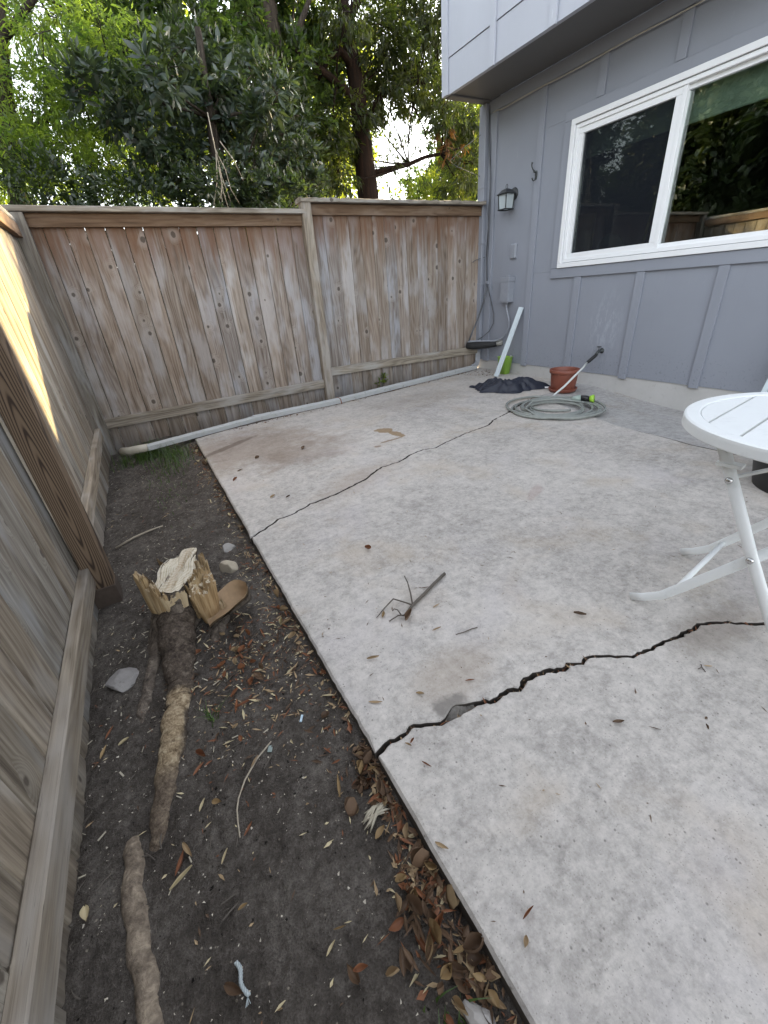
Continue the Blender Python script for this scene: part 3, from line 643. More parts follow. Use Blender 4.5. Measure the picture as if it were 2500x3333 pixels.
for (y0, y1, z0, z1) in ((1.39, 3.435, .989, 1.074), (1.39, 3.435, 2.211, 2.284)):
    MB().box(W-.021, W-.0005, y0, y1, z0, z1, .002).build('window_casing', M['siding'], H)
MB().box(W-.021, W-.0005, 3.353, 3.435, 1.0755, 2.2095, .002).build('window_casing', M['siding'], H)
MB().box(W-.021, W-.0005, 1.39, 1.467, 1.0755, 2.2095, .002).build('window_casing', M['siding'], H)
MB().box(W+.008, W+.12, -2.5, 4.52, -.35, .117).build('foundation', M['footing'], H)
# upper storey (overhang)
J = 3.39; jb = [4.463, 3.803, 3.155, 2.507, 1.859, 1.211, .563, -.085, -.733, -1.381, -2.5]
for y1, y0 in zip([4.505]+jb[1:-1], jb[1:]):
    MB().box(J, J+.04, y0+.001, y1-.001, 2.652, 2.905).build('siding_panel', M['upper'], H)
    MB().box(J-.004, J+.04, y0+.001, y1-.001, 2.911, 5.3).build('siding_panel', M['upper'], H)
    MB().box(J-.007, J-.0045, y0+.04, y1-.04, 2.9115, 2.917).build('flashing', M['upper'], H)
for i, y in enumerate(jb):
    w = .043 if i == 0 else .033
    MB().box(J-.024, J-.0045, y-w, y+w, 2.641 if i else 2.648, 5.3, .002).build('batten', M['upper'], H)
MB().box(J+.0405, W-.025, -2.5, 4.40, 2.654, 2.67).build('soffit', M['soffit'], H)
MB().box(J+.02, W+.10, 4.402, 4.50, 2.640, 2.70, .004).build('soffit_trim', M['soffit'], H)
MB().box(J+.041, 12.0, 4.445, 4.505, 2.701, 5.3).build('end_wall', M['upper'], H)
MB().box(W+.11, 12.0, 4.42, 4.50, -.3, 2.70).build('end_wall', M['siding'], H)
mb = MB(); mb.v = [(3.0, -2.9, 5.2), (3.0, 4.9, 5.2), (7.6, 4.9, 7.0), (7.6, -2.9, 7.0), (12.4, -2.9, 5.2), (12.4, 4.9, 5.2), (3.0, -2.9, 5.32), (3.0, 4.9, 5.32), (7.6, 4.9, 7.12), (7.6, -2.9, 7.12), (12.4, -2.9, 5.32), (12.4, 4.9, 5.32)]
mb.f = [(0, 1, 2, 3), (3, 2, 5, 4), (6, 9, 8, 7), (9, 10, 11, 8), (0, 6, 7, 1), (1, 7, 8, 2), (2, 8, 11, 5), (5, 11, 10, 4), (4, 10, 9, 3), (3, 9, 6, 0)]
mb.build('roof', plain_mat('grey_roof_shingle', (.12, .115, .11), .9, .3, 12, .5), H)
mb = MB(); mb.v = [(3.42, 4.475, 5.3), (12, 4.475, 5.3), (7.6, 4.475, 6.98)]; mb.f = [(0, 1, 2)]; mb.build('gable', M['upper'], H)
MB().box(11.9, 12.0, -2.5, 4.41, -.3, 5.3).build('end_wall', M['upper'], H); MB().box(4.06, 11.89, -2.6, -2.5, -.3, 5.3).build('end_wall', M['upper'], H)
# room behind the glass
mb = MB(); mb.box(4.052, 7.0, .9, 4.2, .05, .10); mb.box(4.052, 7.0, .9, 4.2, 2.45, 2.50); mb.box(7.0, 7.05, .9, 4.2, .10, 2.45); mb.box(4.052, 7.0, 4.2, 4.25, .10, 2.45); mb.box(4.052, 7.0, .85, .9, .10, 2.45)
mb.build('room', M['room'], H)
# window
win = link('window', None, (W, 2.41, 1.64), H)
def ring(y0, y1, z0, z1, w, xf, xb, name, wb=None, wt=None):
    wb = wb or w; wt = wt or w; m = MB()
    m.box(xf, xb, y0, y1, z0, z0+wb, .002); m.box(xf, xb, y0, y1, z1-wt, z1, .002)
    m.box(xf, xb, y0, y0+w, z0+wb+.0004, z1-wt-.0004, .002); m.box(xf, xb, y1-w, y1, z0+wb+.0004, z1-wt-.0004, .002)
    return m.build(name, M['vinyl'], win)
ring(1.469, 3.351, 1.077, 2.208, .040, W-.036, W+.012, 'frame')
ring(1.5125, 3.3075, 1.1205, 2.1645, .0285, W-.020, W+.040, 'frame')
ring(2.415, 3.28, 1.148, 2.137, .045, W-.008, W+.034, 'sash')
ring(1.540, 2.4145, 1.148, 2.137, .030, W+.012, W+.050, 'sash')
MB().box(W-.012, W+.011, 2.384, 2.4143, 1.148, 2.137, .002).build('mullion', M['vinyl'], win)
MB().box(W+.026, W+.030, 2.4605, 3.2345, 1.1935, 2.0915).build('pane', M['glass'], win)
MB().box(W+.034, W+.038, 1.5705, 2.3840, 1.1785, 2.1065).build('pane', M['glass'], win)
mb = MB(); mb.v = [(W+.014, 2.4605, 1.1935), (W+.014, 3.2345, 1.1935), (W+.014, 3.2345, 2.0915), (W+.014, 2.4605, 2.0915)]; mb.f = [(0, 1, 2, 3)]
mb.build('insect_screen', M['screen'], win)
mb = MB(); mb.box(4.062, 4.066, 1.45, 3.34, 1.945, 2.30); mb.box(4.056, 4.072, 1.45, 3.34, 1.930, 1.946, .003); mb.build('roller_blind', M['blind'], win)
# things seen through the glass
t = tag(MB().box(4.37, 4.41, 3.345, 3.53, .10, 1.54, .004).build('leaning_board', M['yellowboard']), 'dull yellow board standing indoors behind the left window pane', 'board')
ch = thing('indoor_chair', 'grey moulded chair back seen indoors through the left window pane', 'chair', (4.45, 3.08, .10))
mb = MB(); sec = [(3.24, 1.10), (3.23, 1.20), (3.19, 1.31), (3.13, 1.335), (3.02, 1.315), (2.95, 1.22), (2.93, 1.10)]
mb.add([(4.33, y, z) for y, z in sec]+[(4.36, y, z) for y, z in sec], [tuple(range(7)), tuple(range(13, 6, -1))]+[(i, (i+1) % 7, 7+(i+1) % 7, 7+i) for i in range(7)]); mb.build('backrest', M['chairgrey'], ch)
MB().box(4.365, 4.75, 2.94, 3.23, .50, .54, .01).build('seat', M['chairgrey'], ch)
for (x, y) in ((4.40, 2.97), (4.40, 3.20), (4.72, 2.97), (4.72, 3.20)): MB().box(x-.015, x+.015, y-.015, y+.015, .10, .4995).build('leg', M['chairgrey'], ch)
for y in (2.96, 3.21): MB().box(4.345, 4.364, y-.012, y+.012, .541, 1.10).build('back_post', M['chairgrey'], ch)
tag(MB().tube([(4.35, 2.773, .10), (4.35, 2.773, 1.216), (4.35, 2.745, 1.40), (4.35, 2.719, 1.546)], .012, 8).build('wooden_pole', M['yellowboard'], smooth=True), 'slim yellow pole standing indoors beside the window mullion', 'pole')
# ------------------------------------------------------------ fixtures on the wall
L = thing('wall_lantern', 'black wall lantern with clear glass panes beside the house corner', 'lantern', (3.95, 4.04, 1.80))
cy, cz = 4.045, 1.74; cx = 3.852
MB().lathe([(0, -.024), (.022, -.024), (.040, -.014), (.052, -.010), (.058, -.002), (.058, 0)], (3.949, 4.034, 1.806), 24, 'x').build('back_plate', M['lampblack'], L, True)
MB().tube([(3.928, 4.034, 1.815), (3.900, 4.038, 1.835), (3.872, 4.043, 1.832), (cx, cy, 1.822)], [.012, .010, .009, .008], 8).build('arm', M['lampblack'], L, True)
hw = .058; hb = .050; z0, z1 = 1.672, 1.806
mb = MB(); a = math.radians(8)
P = lambda w, z: [(cx+w*i, cy+w*j, z) for i, j in ((-1, -1), (1, -1), (1, 1), (-1, 1))]
for p, q in zip(P(hb, z0), P(hw, z1)): mb.tube([p, q], .0058, 6)
for z, w in ((z0, hb+.006), (z1, hw+.008)):
    c4 = P(w, z)
    for i in range(4): mb.tube([c4[i], c4[(i+1) % 4]], .0062, 6)
mb.build('cage', M['lampblack'], L)
mb = MB(); b1 = P(hw+.008, z1+.003); b2 = P(.036, z1+.034); b3 = P(.012, z1+.046)
mb.add(b1+b2+b3, [(0, 1, 2, 3), (8, 9, 10, 11)]+[(k+i, k+(i+1) % 4, k+4+(i+1) % 4, k+4+i) for k in (0, 4) for i in range(4)]); mb.build('roof', M['lampblack'], L)
mb = MB(); mb.tube([(cx, cy+.013*math.cos(q), z1+.064+.019*math.sin(q)) for q in np.linspace(0, 6.283, 17)], .0028, 6, cap=False); mb.build('finial_ring', M['lampblack'], L, True)
for i in range(4):
    p0 = P(hb-.004, z0+.004); p1 = P(hw-.004, z1-.004); m2 = MB(); m2.v = [p0[i], p0[(i+1) % 4], p1[(i+1) % 4], p1[i]]; m2.f = [(0, 1, 2, 3)]; m2.build('pane', M['lampglass'], L)
MB().lathe([(0, .0), (.012, .0), (.014, .05), (.020, .075), (.016, .095), (0, .104)], (cx, cy, z0+.008), 12).build('bulb', plain_mat('frosted_bulb', (.75, .76, .74), .3, .05), L, True)

k = thing('coat_hook', 'dark iron double coat hook screwed to the batten near the lantern', 'hook', (3.931, 3.728, 1.895))
MB().lathe([(0, -.006), (.012, -.006), (.016, 0)], (3.931, 3.728, 1.90), 14, 'x', 1.0, 2.4).build('plate', M['iron'], k, True)
MB().tube([(3.926, 3.728, 1.918), (3.905, 3.729, 1.925), (3.882, 3.732, 1.945), (3.868, 3.735, 1.968), (3.868, 3.736, 1.985), (3.872, 3.736, 1.994)], [.006, .006, .005, .005, .006, .010], 8).build('upper_prong', M['iron'], k, True)
MB().tube([(3.926, 3.728, 1.885), (3.915, 3.729, 1.862), (3.898, 3.731, 1.855), (3.885, 3.733, 1.866), (3.884, 3.733, 1.878)], [.006, .0055, .005, .006, .010], 8).build('lower_prong', M['iron'], k, True)
MB().lathe([(0, -.012), (.010, -.006), (.012, 0), (.010, .006), (0, .012)], (3.902, 3.7295, 1.928), 10).build('knuckle', M['iron'], k, True)
for dz in (.018, -.018): MB().lathe([(0, -.003), (.004, -.002), (.004, 0)], (3.925, 3.728, 1.90+dz), 8, 'x').build('screw', M['iron'], k)

k = thing('outlet_cover', 'small rounded blue grey cover plate on the wall above the electrical box', 'cover plate', (3.95, 3.98, 1.285))
MB().box(3.922, 3.9495, 3.942, 4.018, 1.216, 1.354, .009).build('lid', M['conduit'], k); MB().box(3.940, 3.9498, 3.936, 4.024, 1.210, 1.360, .003).build('back_plate', M['siding'], k)
for dz in (-.02, .02): MB().lathe([(0, -.002), (.004, -.001), (.004, 0)], (3.922, 3.98, 1.285+dz), 8, 'x').build('screw', M['conduit'], k)

k = thing('electrical_box', 'painted electrical box with hinged lid and conduit out of its base', 'electrical box', (3.95, 4.01, .905))
MB().box(3.862, 3.9495, 3.945, 4.075, .785, 1.000, .002).build('body', M['conduit'], k)
MB().box(3.856, 3.9494, 3.939, 4.081, .992, 1.040, .003).build('lid', M['conduit'], k)
MB().box(3.858, 3.8618, 3.952, 4.068, .800, .990, .001).build('front_cover', M['conduit'], k)
MB().box(3.895, 3.930, 3.985, 4.03, 1.0405, 1.056, .003).build('hub', M['conduit'], k)
MB().lathe([(.018, 0), (.018, -.024), (.014, -.026)], (3.905, 4.01, .785), 12).build('connector', M['conduit'], k, True)
cd = tag(MB().tube([(3.905, 4.01, .762), (3.906, 4.0, .70), (3.908, 3.972, .64), (3.912, 3.957, .58), (3.914, 3.957, .52), (3.912, 3.985, .455), (3.900, 4.05, .395), (3.875, 4.12, .368), (3.84, 4.20, .362), (3.78, 4.32, .362), (3.72, 4.41, .362), (3.70, 4.44, .35)], .0115, 10).build('conduit', M['conduit'], smooth=True), 'grey flexible conduit curving down from the electrical box to the black pipe', 'conduit')
tag(MB().lathe([(.017, -.006), (.017, .006)], (3.9125, 3.957, .585), 12).build('conduit_strap', M['conduit']), 'small strap holding the grey conduit to the wall', 'strap')
pp_ = [(3.945, 4.085, .340), (3.90, 4.13, .333), (3.84, 4.215, .322), (3.78, 4.31, .312), (3.73, 4.39, .31), (3.70, 4.45, .315)]
k = thing('insulated_pipe', 'black foam covered pipe running from the house wall out to the fence corner', 'pipe', (3.83, 4.25, .29))
MB().tube(pp_[1:], [.036, .043, .047, .046, .040], 12, jit=.02).build('foam_sleeve', M['foam'], k, True)
MB().tube([(3.949, 4.082, .342), (3.925, 4.107, .338), (3.897, 4.134, .333)], [.030, .031, .033], 12, jit=.04).build('pipe_end', M['tape'], k, True)

# downspout down the corner and along the foot of the back fence
k = thing('downspout', 'grey rectangular downspout on the house corner turning out along the fence foot', 'downspout', (3.92, 4.47, 0))
MB().box(3.885, 3.936, 4.440, 4.512, .215, 2.638, .006).build('upright', M['siding'], k)
for z in (1.40, .98, 1.93): MB().box(3.881, 3.9365, 4.436, 4.516, z, z+.022, .002).build('strap', M['siding'], k)
el = []
path = [(3.910, 4.476, .222), (3.908, 4.476, .150), (3.898, 4.472, .095), (3.872, 4.464, .060), (3.82, 4.450, .042), (3.76, 4.436, .034)]
mb = MB(); mb.tube(path, [.044, .045, .046, .046, .044, .042], 4, .85, up=(0, 1, .3)); mb.build('elbow', M['pipegrey'], k)
def gut(name, a, b, w, h, mat, ribs=True):
    a = Vector(a); b = Vector(b); d = (b-a); L_ = d.length; d.normalize(); sd = d.cross(Vector((0, 0, 1))).normalized(); sd = -sd
    up = sd.cross(d)*-1; up = Vector((0, 0, 1))
    prof = []
    f = 9
    for i in range(f): prof.append((-w/2-(.0035 if i % 2 else 0) if ribs else -w/2, h*i/(f-1)*.84+.004))
    prof += [(-w/2+.006, h*.95), (-w/2+.014, h)]
    for i in range(1, 8): prof.append((-w/2+.014+(w-.028)*i/8, h+(.0028 if i % 2 and ribs else 0)))
    prof += [(w/2-.014, h), (w/2-.003, h*.93), (w/2, h*.8), (w/2, .004)]
    mb = MB(); n = len(prof); seg = 24
    for i in range(seg+1):
        p = a+d*(L_*i/seg); wv = U(-.0012, .0012); hv = U(-.001, .001)
        for (s_, z_) in prof: q = p+sd*(s_+wv); mb.v.append((q.x, q.y, q.z+z_+hv))
    mb.f = [(i*n+j, i*n+(j+1) % n, (i+1)*n+(j+1) % n, (i+1)*n+j) for i in range(seg) for j in range(n)]+[tuple(range(n)), tuple(seg*n+j for j in range(n))]
    mb.build(name, mat, k)
gut('lower_run', (-.14, 3.880, -.022), (.80, 4.043, .0), .070, .046, M['pipe'])
gut('lower_run', (.792, 4.042, .002), (1.70, 4.088, .002), .074, .050, M['pipe'])
gut('lower_run', (1.66, 4.086, .003), (3.84, 4.452, .004), .072, .050, M['pipe'])
MB().tube([(1.712, 4.045, .0), (1.705, 4.05, .053), (1.70, 4.13, .056), (1.70, 4.135, .0)], .005, 6).build('rusty_band', M['rustnail'], k)
MB().tube([(-.13, 3.882, .004), (-.20, 3.90, .0), (-.27, 3.96, -.02), (-.33, 4.03, -.03)], [.030, .033, .035, .036], 12, jit=.05).build('outlet_hose', M['flex'], k, True)

# cables
tag(MB().tube([(3.938, 4.395, 2.30), (3.936, 4.40, 2.45), (3.935, 4.41, 2.515), (3.935, 4.39, 2.548), (3.924, 4.33, 2.551)]+[(3.921, y, 2.5405+.0035*math.sin(y*7)) for y in np.linspace(4.25, -2.4, 70)], .0055, 6).build('eave_cable', M['cabletan'], smooth=True), 'thin tan cable strung along the wall just under the overhang', 'cable')
def cab(pts, r, label, mat='cable', name='corner_cable'): tag(MB().tube(pts, r, 6).build(name, M[mat], smooth=True), label, 'cable', None)
cab([(3.93, 4.430, 2.62), (3.915, 4.415, 2.40), (3.91, 4.39, 2.19), (3.91, 4.362, 2.02), (3.91, 4.355, 1.78), (3.91, 4.36, 1.45), (3.91, 4.375, 1.22), (3.912, 4.36, 1.005)], .0065, 'thicker grey cable hanging down the house corner beside the downspout')
cab([(3.925, 4.425, 2.60), (3.917, 4.395, 2.20), (3.92, 4.372, 1.98), (3.92, 4.39, 1.70), (3.918, 4.365, 1.40), (3.92, 4.385, 1.18), (3.915, 4.362, 1.0)], .0045, 'thinner grey cable weaving past the thicker one on the house corner')
cab([(3.935, 4.402, 2.55), (3.925, 4.385, 2.05), (3.925, 4.375, 1.72), (3.922, 4.40, 1.30), (3.915, 4.362, 1.008)], .004, 'dark slack cable behind the other cables on the house corner', 'foam')
cab([(3.905, 4.36, .99), (3.885, 4.335, .94), (3.87, 4.36, .80), (3.83, 4.40, .63), (3.77, 4.43, .48), (3.715, 4.435, .365)], .011, 'grey conduit slanting from the cable clip down to the fence corner')
cab([(3.912, 4.355, .99), (3.918, 4.335, .93), (3.925, 4.285, .785), (3.930, 4.24, .66), (3.930, 4.238, .555), (3.915, 4.29, .465), (3.87, 4.36, .40), (3.83, 4.40, .37)], .0055, 'loose grey cable looping below the clip on the house corner')
tag(MB().box(3.898, 3.931, 4.345, 4.378, .985, 1.020, .004).build('cable_clip', M['conduit']), 'small grey clip gathering the cables on the house corner', 'clip')
tag(MB().tube([(3.925, 4.43, 1.27), (3.89, 4.46, 1.262), (3.83, 4.47, 1.25), (3.79, 4.475, 1.232), (3.785, 4.476, 1.225)], .004, 6).build('wire_tie', M['cable'], smooth=True), 'short stiff wire poking from the downspout towards the fence', 'wire')
tag(MB().tube([(3.93, 4.56, 2.42), (3.70, 4.57, 2.30), (3.52, 4.58, 2.18), (3.62, 4.58, 2.14), (3.93, 4.56, 2.06)], .003, 5).build('stray_wire', M['cable'], smooth=True), 'stray thin wire sticking out into the air from the house corner', 'wire')

# spigot, hose
k = thing('hose_spigot', 'brass outdoor tap on the siding with the hose lead screwed to it', 'tap', (3.949, 2.73, .335))
MB().lathe([(0, -.03), (.014, -.03), (.014, -.006), (.024, -.004), (.024, 0)], (3.949, 2.73, .335), 14, 'x').build('flange', M['iron'], k, True)
MB().tube([(3.93, 2.73, .335), (3.90, 2.728, .337), (3.878, 2.727, .325), (3.868, 2.728, .305)], [.013, .014, .015, .016], 10).build('body', M['iron'], k, True)
MB().lathe([(.003, 0), (.003, .022), (.022, .024), (.022, .030), (0, .031)], (3.895, 2.728, .35), 9).build('handle', M['iron'], k)
hz = thing('garden_hose', 'grey green garden hose coiled flat on the concrete in front of the pot', 'hose', (2.99, 2.40, 0))
lead = [(3.866, 2.728, .300), (3.84, 2.745, .27), (3.80, 2.77, .222), (3.74, 2.80, .15), (3.66, 2.825, .095)]
MB().tube([(3.868, 2.727, .305), (3.85, 2.735, .290), (3.815, 2.755, .255), (3.770, 2.748, .245)], [.014, .0165, .0165, .013], 10).build('grip_sleeve', M['foam'], hz, True)
MB().tube([(3.77, 2.748, .245), (3.67, 2.705, .219), (3.56, 2.667, .196), (3.45, 2.655, .145), (3.38, 2.665, .092), (3.345, 2.70, .045), (3.32, 2.715, .020), (3.29, 2.70, .012), (3.27, 2.68, .012)], .0095, 8).build('lead', M['hosepale'], hz, True)
pts = []; tt = np.linspace(0, 2*math.pi*8.6, 300); cxh, cyh = 2.985, 2.405
ph0 = math.atan2(.28, .28)
for i, a in enumerate(tt):
    lap = a/(2*math.pi)
    R = .375-.0215*lap+.016*math.sin(lap*2.6+1)+.014*math.sin(a*1.0+lap*.9)+.010*math.sin(2*a+lap*1.3)
    ex = .046*math.sin(lap*1.7); ey = .046*math.cos(lap*2.3)
    z = .011+.006*(.5+.5*math.sin(lap*2.2))+.004*abs(math.sin(a*.5+lap))
    pts.append((cxh+ex+R*math.cos(a+ph0), cyh+ey+R*math.sin(a+ph0), z))
pts[0] = (3.27, 2.68, .012)
MB().tube(pts, .0098, 8).build('coil', M['hose'], hz, True)
a0 = [(3.24, 2.33, .028), (3.12, 2.52, .05), (2.90, 2.60, .052), (2.72, 2.50, .04), (2.66, 2.33, .026), (2.74, 2.17, .02), (2.92, 2.09, .018), (3.10, 2.12, .018)]
MB().tube([Vector(a0[0]).lerp(Vector(a0[0]), 0)]+[Vector(p) for p in a0[1:]], .0098, 8).build('loose_loop', M['hose'], hz, True)
nz_ = [(3.235, 2.42, .045), (3.265, 2.375, .055), (3.29, 2.33, .060)]
MB().tube([(3.215, 2.445, .040), (3.235, 2.42, .046), (3.262, 2.385, .052)], [.012, .026, .030], 12).build('nozzle_collar', M['sage'], hz, True)
MB().tube([(3.262, 2.385, .052), (3.285, 2.345, .052), (3.295, 2.32, .048)], [.026, .024, .019], 12).build('nozzle_body', M['black'], hz, True)
mb = MB(); mb.tube([(3.296, 2.318, .050), (3.308, 2.29, .055)], [.026, .034], 12); mb.build('nozzle_head', M['lime'], hz, True)

# pot
k = thing('plant_pot', 'empty terracotta coloured plastic pot on its saucer beside the wall', 'pot', (3.565, 2.825, 0))
c = (3.565, 2.825, 0)
MB().lathe([(0, .012), (.108, .012), (.112, .018), (.125, .178), (.125, .180), (.136, .178), (.139, .184), (.139, .206), (.136, .209), (.126, .209), (.123, .204), (.119, .176), (.100, .075), (0, .070)], c, 40).build('pot_body', M['terracotta'], k, True)
MB().lathe([(0, .001), (.108, .001), (.120, .004), (.134, .030), (.134, .034), (.129, .034), (.110, .011), (0, .0105)], c, 40).build('saucer', M['terracotta'], k, True)

# plank, tub, cloth
tag(MB().obox((3.655, 3.855, .006), (3.925, 3.795, .728), .060, .016, (1, 0, 0)).build('leaning_plank', M['whiteboard']), 'pale blue white trim plank leaning against the wall behind the dark cloth', 'plank')
k = thing('lime_tub', 'translucent lime green tub standing against the wall behind the plank', 'tub', (3.86, 3.94, 0))
def loft(prof):
    m = MB(); n = len(prof[0])
    for r_ in prof: m.v += r_
    for i in range(len(prof)-1): m.f += [(i*n+j, i*n+(j+1) % n, (i+1)*n+(j+1) % n, (i+1)*n+j) for j in range(n)]
    return m
def rr(cx_, cy_, hx, hy, z, n=20): return [(cx_+hx*math.copysign(abs(math.cos(a))**.55, math.cos(a)), cy_+hy*math.copysign(abs(math.sin(a))**.55, math.sin(a)), z) for a in np.linspace(0, 2*math.pi, n, endpoint=False)]
m = loft([rr(3.86, 3.935, .001, .001, .003), rr(3.86, 3.935, .048, .060, .003), rr(3.86, 3.935, .066, .085, .195), rr(3.86, 3.935, .070, .092, .198), rr(3.86, 3.935, .062, .081, .198), rr(3.86, 3.935, .045, .057, .010), rr(3.86, 3.935, .001, .001, .010)]); m.build('tub_body', M['lime2'], k, True)
MB().tube([(3.86, 3.845, .200), (3.855, 3.835, .215), (3.85, 3.83, .21)], .008, 8).build('handle', M['hosepale'], k, True)
mb = MB(); nr, na = 44, 170; ux, uy = .74, -.67
for i in range(nr+1):
    for j in range(na):
        a = 2*math.pi*j/na; f = i/nr
        R = 1+.16*math.sin(3*a+.6)+.10*math.sin(5*a+2)+.07*math.sin(8*a+1)+.05*math.sin(13*a)
        u = math.cos(a)*f*R*.37; v = math.sin(a)*f*R*.185
        w1 = float(vnoise(u*6+3, v*7+1, 15))*.10; fold = abs(float(vnoise((u+w1)*8+3, (v-w1)*11+7, 5))-.5)*2; f2 = abs(float(vnoise((u+w1)*15, (v+w1)*17, 6))-.5)*2
        nA = float(vnoise(u*7+4, v*7+9, 31)); nB = float(vnoise(u*13+1, v*13+5, 32)); nC = float(vnoise(u*4+2, v*4+2, 33))
        p1 = 24*(u*.5+v*.9)+9*nA+5*nC; p2 = 46*(u*.8-v*.6)+11*nB; p3 = 80*(u*.3+v)+14*nB+8*nA
        z = .012+(.105*(.35+nC)*(1-f**2.4)+.017*math.sin(p1)*(.5+nB)+.009*math.sin(p2)+.004*math.sin(p3))*(1-f**8)
        z = max(.004, z)
        if i == nr: z = .004
        mb.v.append((3.28+u*ux-v*uy, 3.28+u*uy+v*ux, z))
mb.f = [(i*na+j, i*na+(j+1) % na, (i+1)*na+(j+1) % na, (i+1)*na+j) for i in range(nr) for j in range(na)]
cl = mb.build('dark_cloth', M['cloth'], smooth=True, fix=False)
tag(cl, 'crumpled navy black cloth heaped on the concrete before the leaning plank', 'cloth')
for n_, (x, y, z, q) in enumerate(((3.03, 3.42, .012, .4), (3.50, 2.985, .014, -.6))):
    m = MB(); m.v = [(x, y, z), (x+.055, y-.04, z+.004), (x+.06, y-.03, z+.012), (x+.012, y+.015, z+.012)]; m.f = [(0, 1, 2, 3)]
    tag(m.build('paper_scrap', M['vinyl']), ['white paper scrap under the near left edge of the dark cloth', 'white paper scrap under the right edge of the dark cloth'][n_], 'paper')

# ------------------------------------------------------------ bistro table
tb = thing('bistro_table', 'round white slatted folding table on crossed legs at the right edge', 'table', (1.446, .324, 0))
th = math.radians(7.5); UX = Vector((math.cos(th), math.sin(th), 0)); VX = Vector((-math.sin(th), math.cos(th), 0)); TC = Vector((1.446, .324, 0))
def T(u, v, z): return tuple(TC+UX*u+VX*v+Vector((0, 0, z)))
R0 = .325
MB().lathe([(R0-.040, .633), (R0-.038, .6385), (R0-.034, .640), (R0-.006, .640), (R0-.001, .637), (R0, .631), (R0, .611), (R0-.003, .608), (R0-.007, .608), (R0-.008, .630), (R0-.040, .631)], (TC.x, TC.y, 0), 128).build('rim', M['enamel'], tb)
gv = [-.4, -.23, -.139, -.049, .042, .133, .223, .4]
for v0, v1 in zip(gv[:-1], gv[1:]):
    Ri = R0-.0405; a0, a1 = max(v0+.0034, -Ri), min(v1-.0034, Ri)
    if a1-a0 < .01: continue
    vs_ = np.linspace(a0, a1, 9); poly = [(-math.sqrt(max(0, Ri*Ri-v*v)), v) for v in vs_]+[(math.sqrt(max(0, Ri*Ri-v*v)), v) for v in vs_[::-1]]
    poly = [p for i, p in enumerate(poly) if i == 0 or (abs(p[0]-poly[i-1][0])+abs(p[1]-poly[i-1][1])) > 1e-4]
    m = MB(); n = len(poly); m.add([T(u, v, .6375) for u, v in poly]+[T(u, v, .629) for u, v in poly], [tuple(range(n)), tuple(range(2*n-1, n-1, -1))]+[(i, n+i, n+(i+1) % n, (i+1) % n) for i in range(n)]); m.build('slat', M['enamel'], tb)
def leg(u, pts, flat=.5, r=.0145): return MB().tube([T(u, v, z) for v, z in pts], r, 12, flat, up=tuple(UX)).build('leg', M['enamel'], tb, True)
for s in (-1, 1):
    leg(.03+s*.2, [(.30, .012), (.262, .032), (.215, .068), (.17, .125), (.04, .297), (-.19, .598)])
    leg(.03+s*.222, [(-.16, .012), (-.125, .04), (-.098, .085), (-.06, .12), (.04, .312), (.185, .612)])
    for (v, z) in ((.04, .305), (.138, .505)):
        p = Vector(T(.03+s*.222, v, z)); MB().tube([p-UX*.014, p-UX*.011, p-UX*.006], [.004, .0085, .0095], 10).build('bolt', M['chrome'], tb, True)
    MB().obox(T(.03+s*.206, .150, .50), T(.03+s*.206, -.06, .627), .006, .022, tuple(UX)).build('stay', M['enamel'], tb)
    MB().obox(T(.03+s*.222, .120, .545), T(.03+s*.222, .175, .545), .030, .008).build('stay_bracket', M['enamel'], tb)
MB().tube([T(-.165, .185, .105), T(.225, .185, .105)], .0085, 10).build('cross_bar', M['enamel'], tb, True)
MB().tube([T(-.188, -.075, .10), T(.248, -.075, .10)], .0085, 10).build('cross_bar', M['enamel'], tb, True)
MB().obox(T(-.24, .185, .618), T(.30, .185, .618), .022, .012).build('top_bar', M['enamel'], tb)
MB().obox(T(-.24, -.19, .618), T(.30, -.19, .618), .022, .012).build('top_bar', M['enamel'], tb)

# black planter, folded chair against the wall
k = thing('black_planter', 'black rounded planter on the concrete behind the white table', 'planter', (2.66, .62, -.02))
MB().lathe([(0, .0), (.19, .0), (.215, .02), (.245, .16), (.25, .29), (.262, .292), (.262, .318), (.250, .32), (.238, .30), (.225, .20), (0, .19)], (2.66, .62, -.02), 40).build('planter_body', M['black'], k, True)
MB().lathe([(0, .192), (.22, .20), (.224, .205)], (2.66, .62, -.02), 24).build('soil_fill', M['soil_dark'], k)
k = thing('folded_chair', 'white folding chair leaning on the wall at the right edge', 'chair', (3.86, 1.2, -.08))
for y in (1.325, .92):
    MB().obox((3.80, y+.02, -.06), (3.93, y-.05, .78), .03, .018, (1, 0, 0)).build('leg', M['whiteboard'], k)
    MB().box(3.783, 3.815, y+.004, y+.040, -.088, -.056, .004).build('foot_cap', M['black'], k)
for z in (.25, .33, .41, .49, .68, .74):
    x = 3.80+.13*(z+.06)/.84-.012; d_ = .07*(z+.06)/.84; MB().box(x-.006, x+.006, .955-d_, 1.328-d_, z, z+.055, .002).build('slat', M['whiteboard'], k)
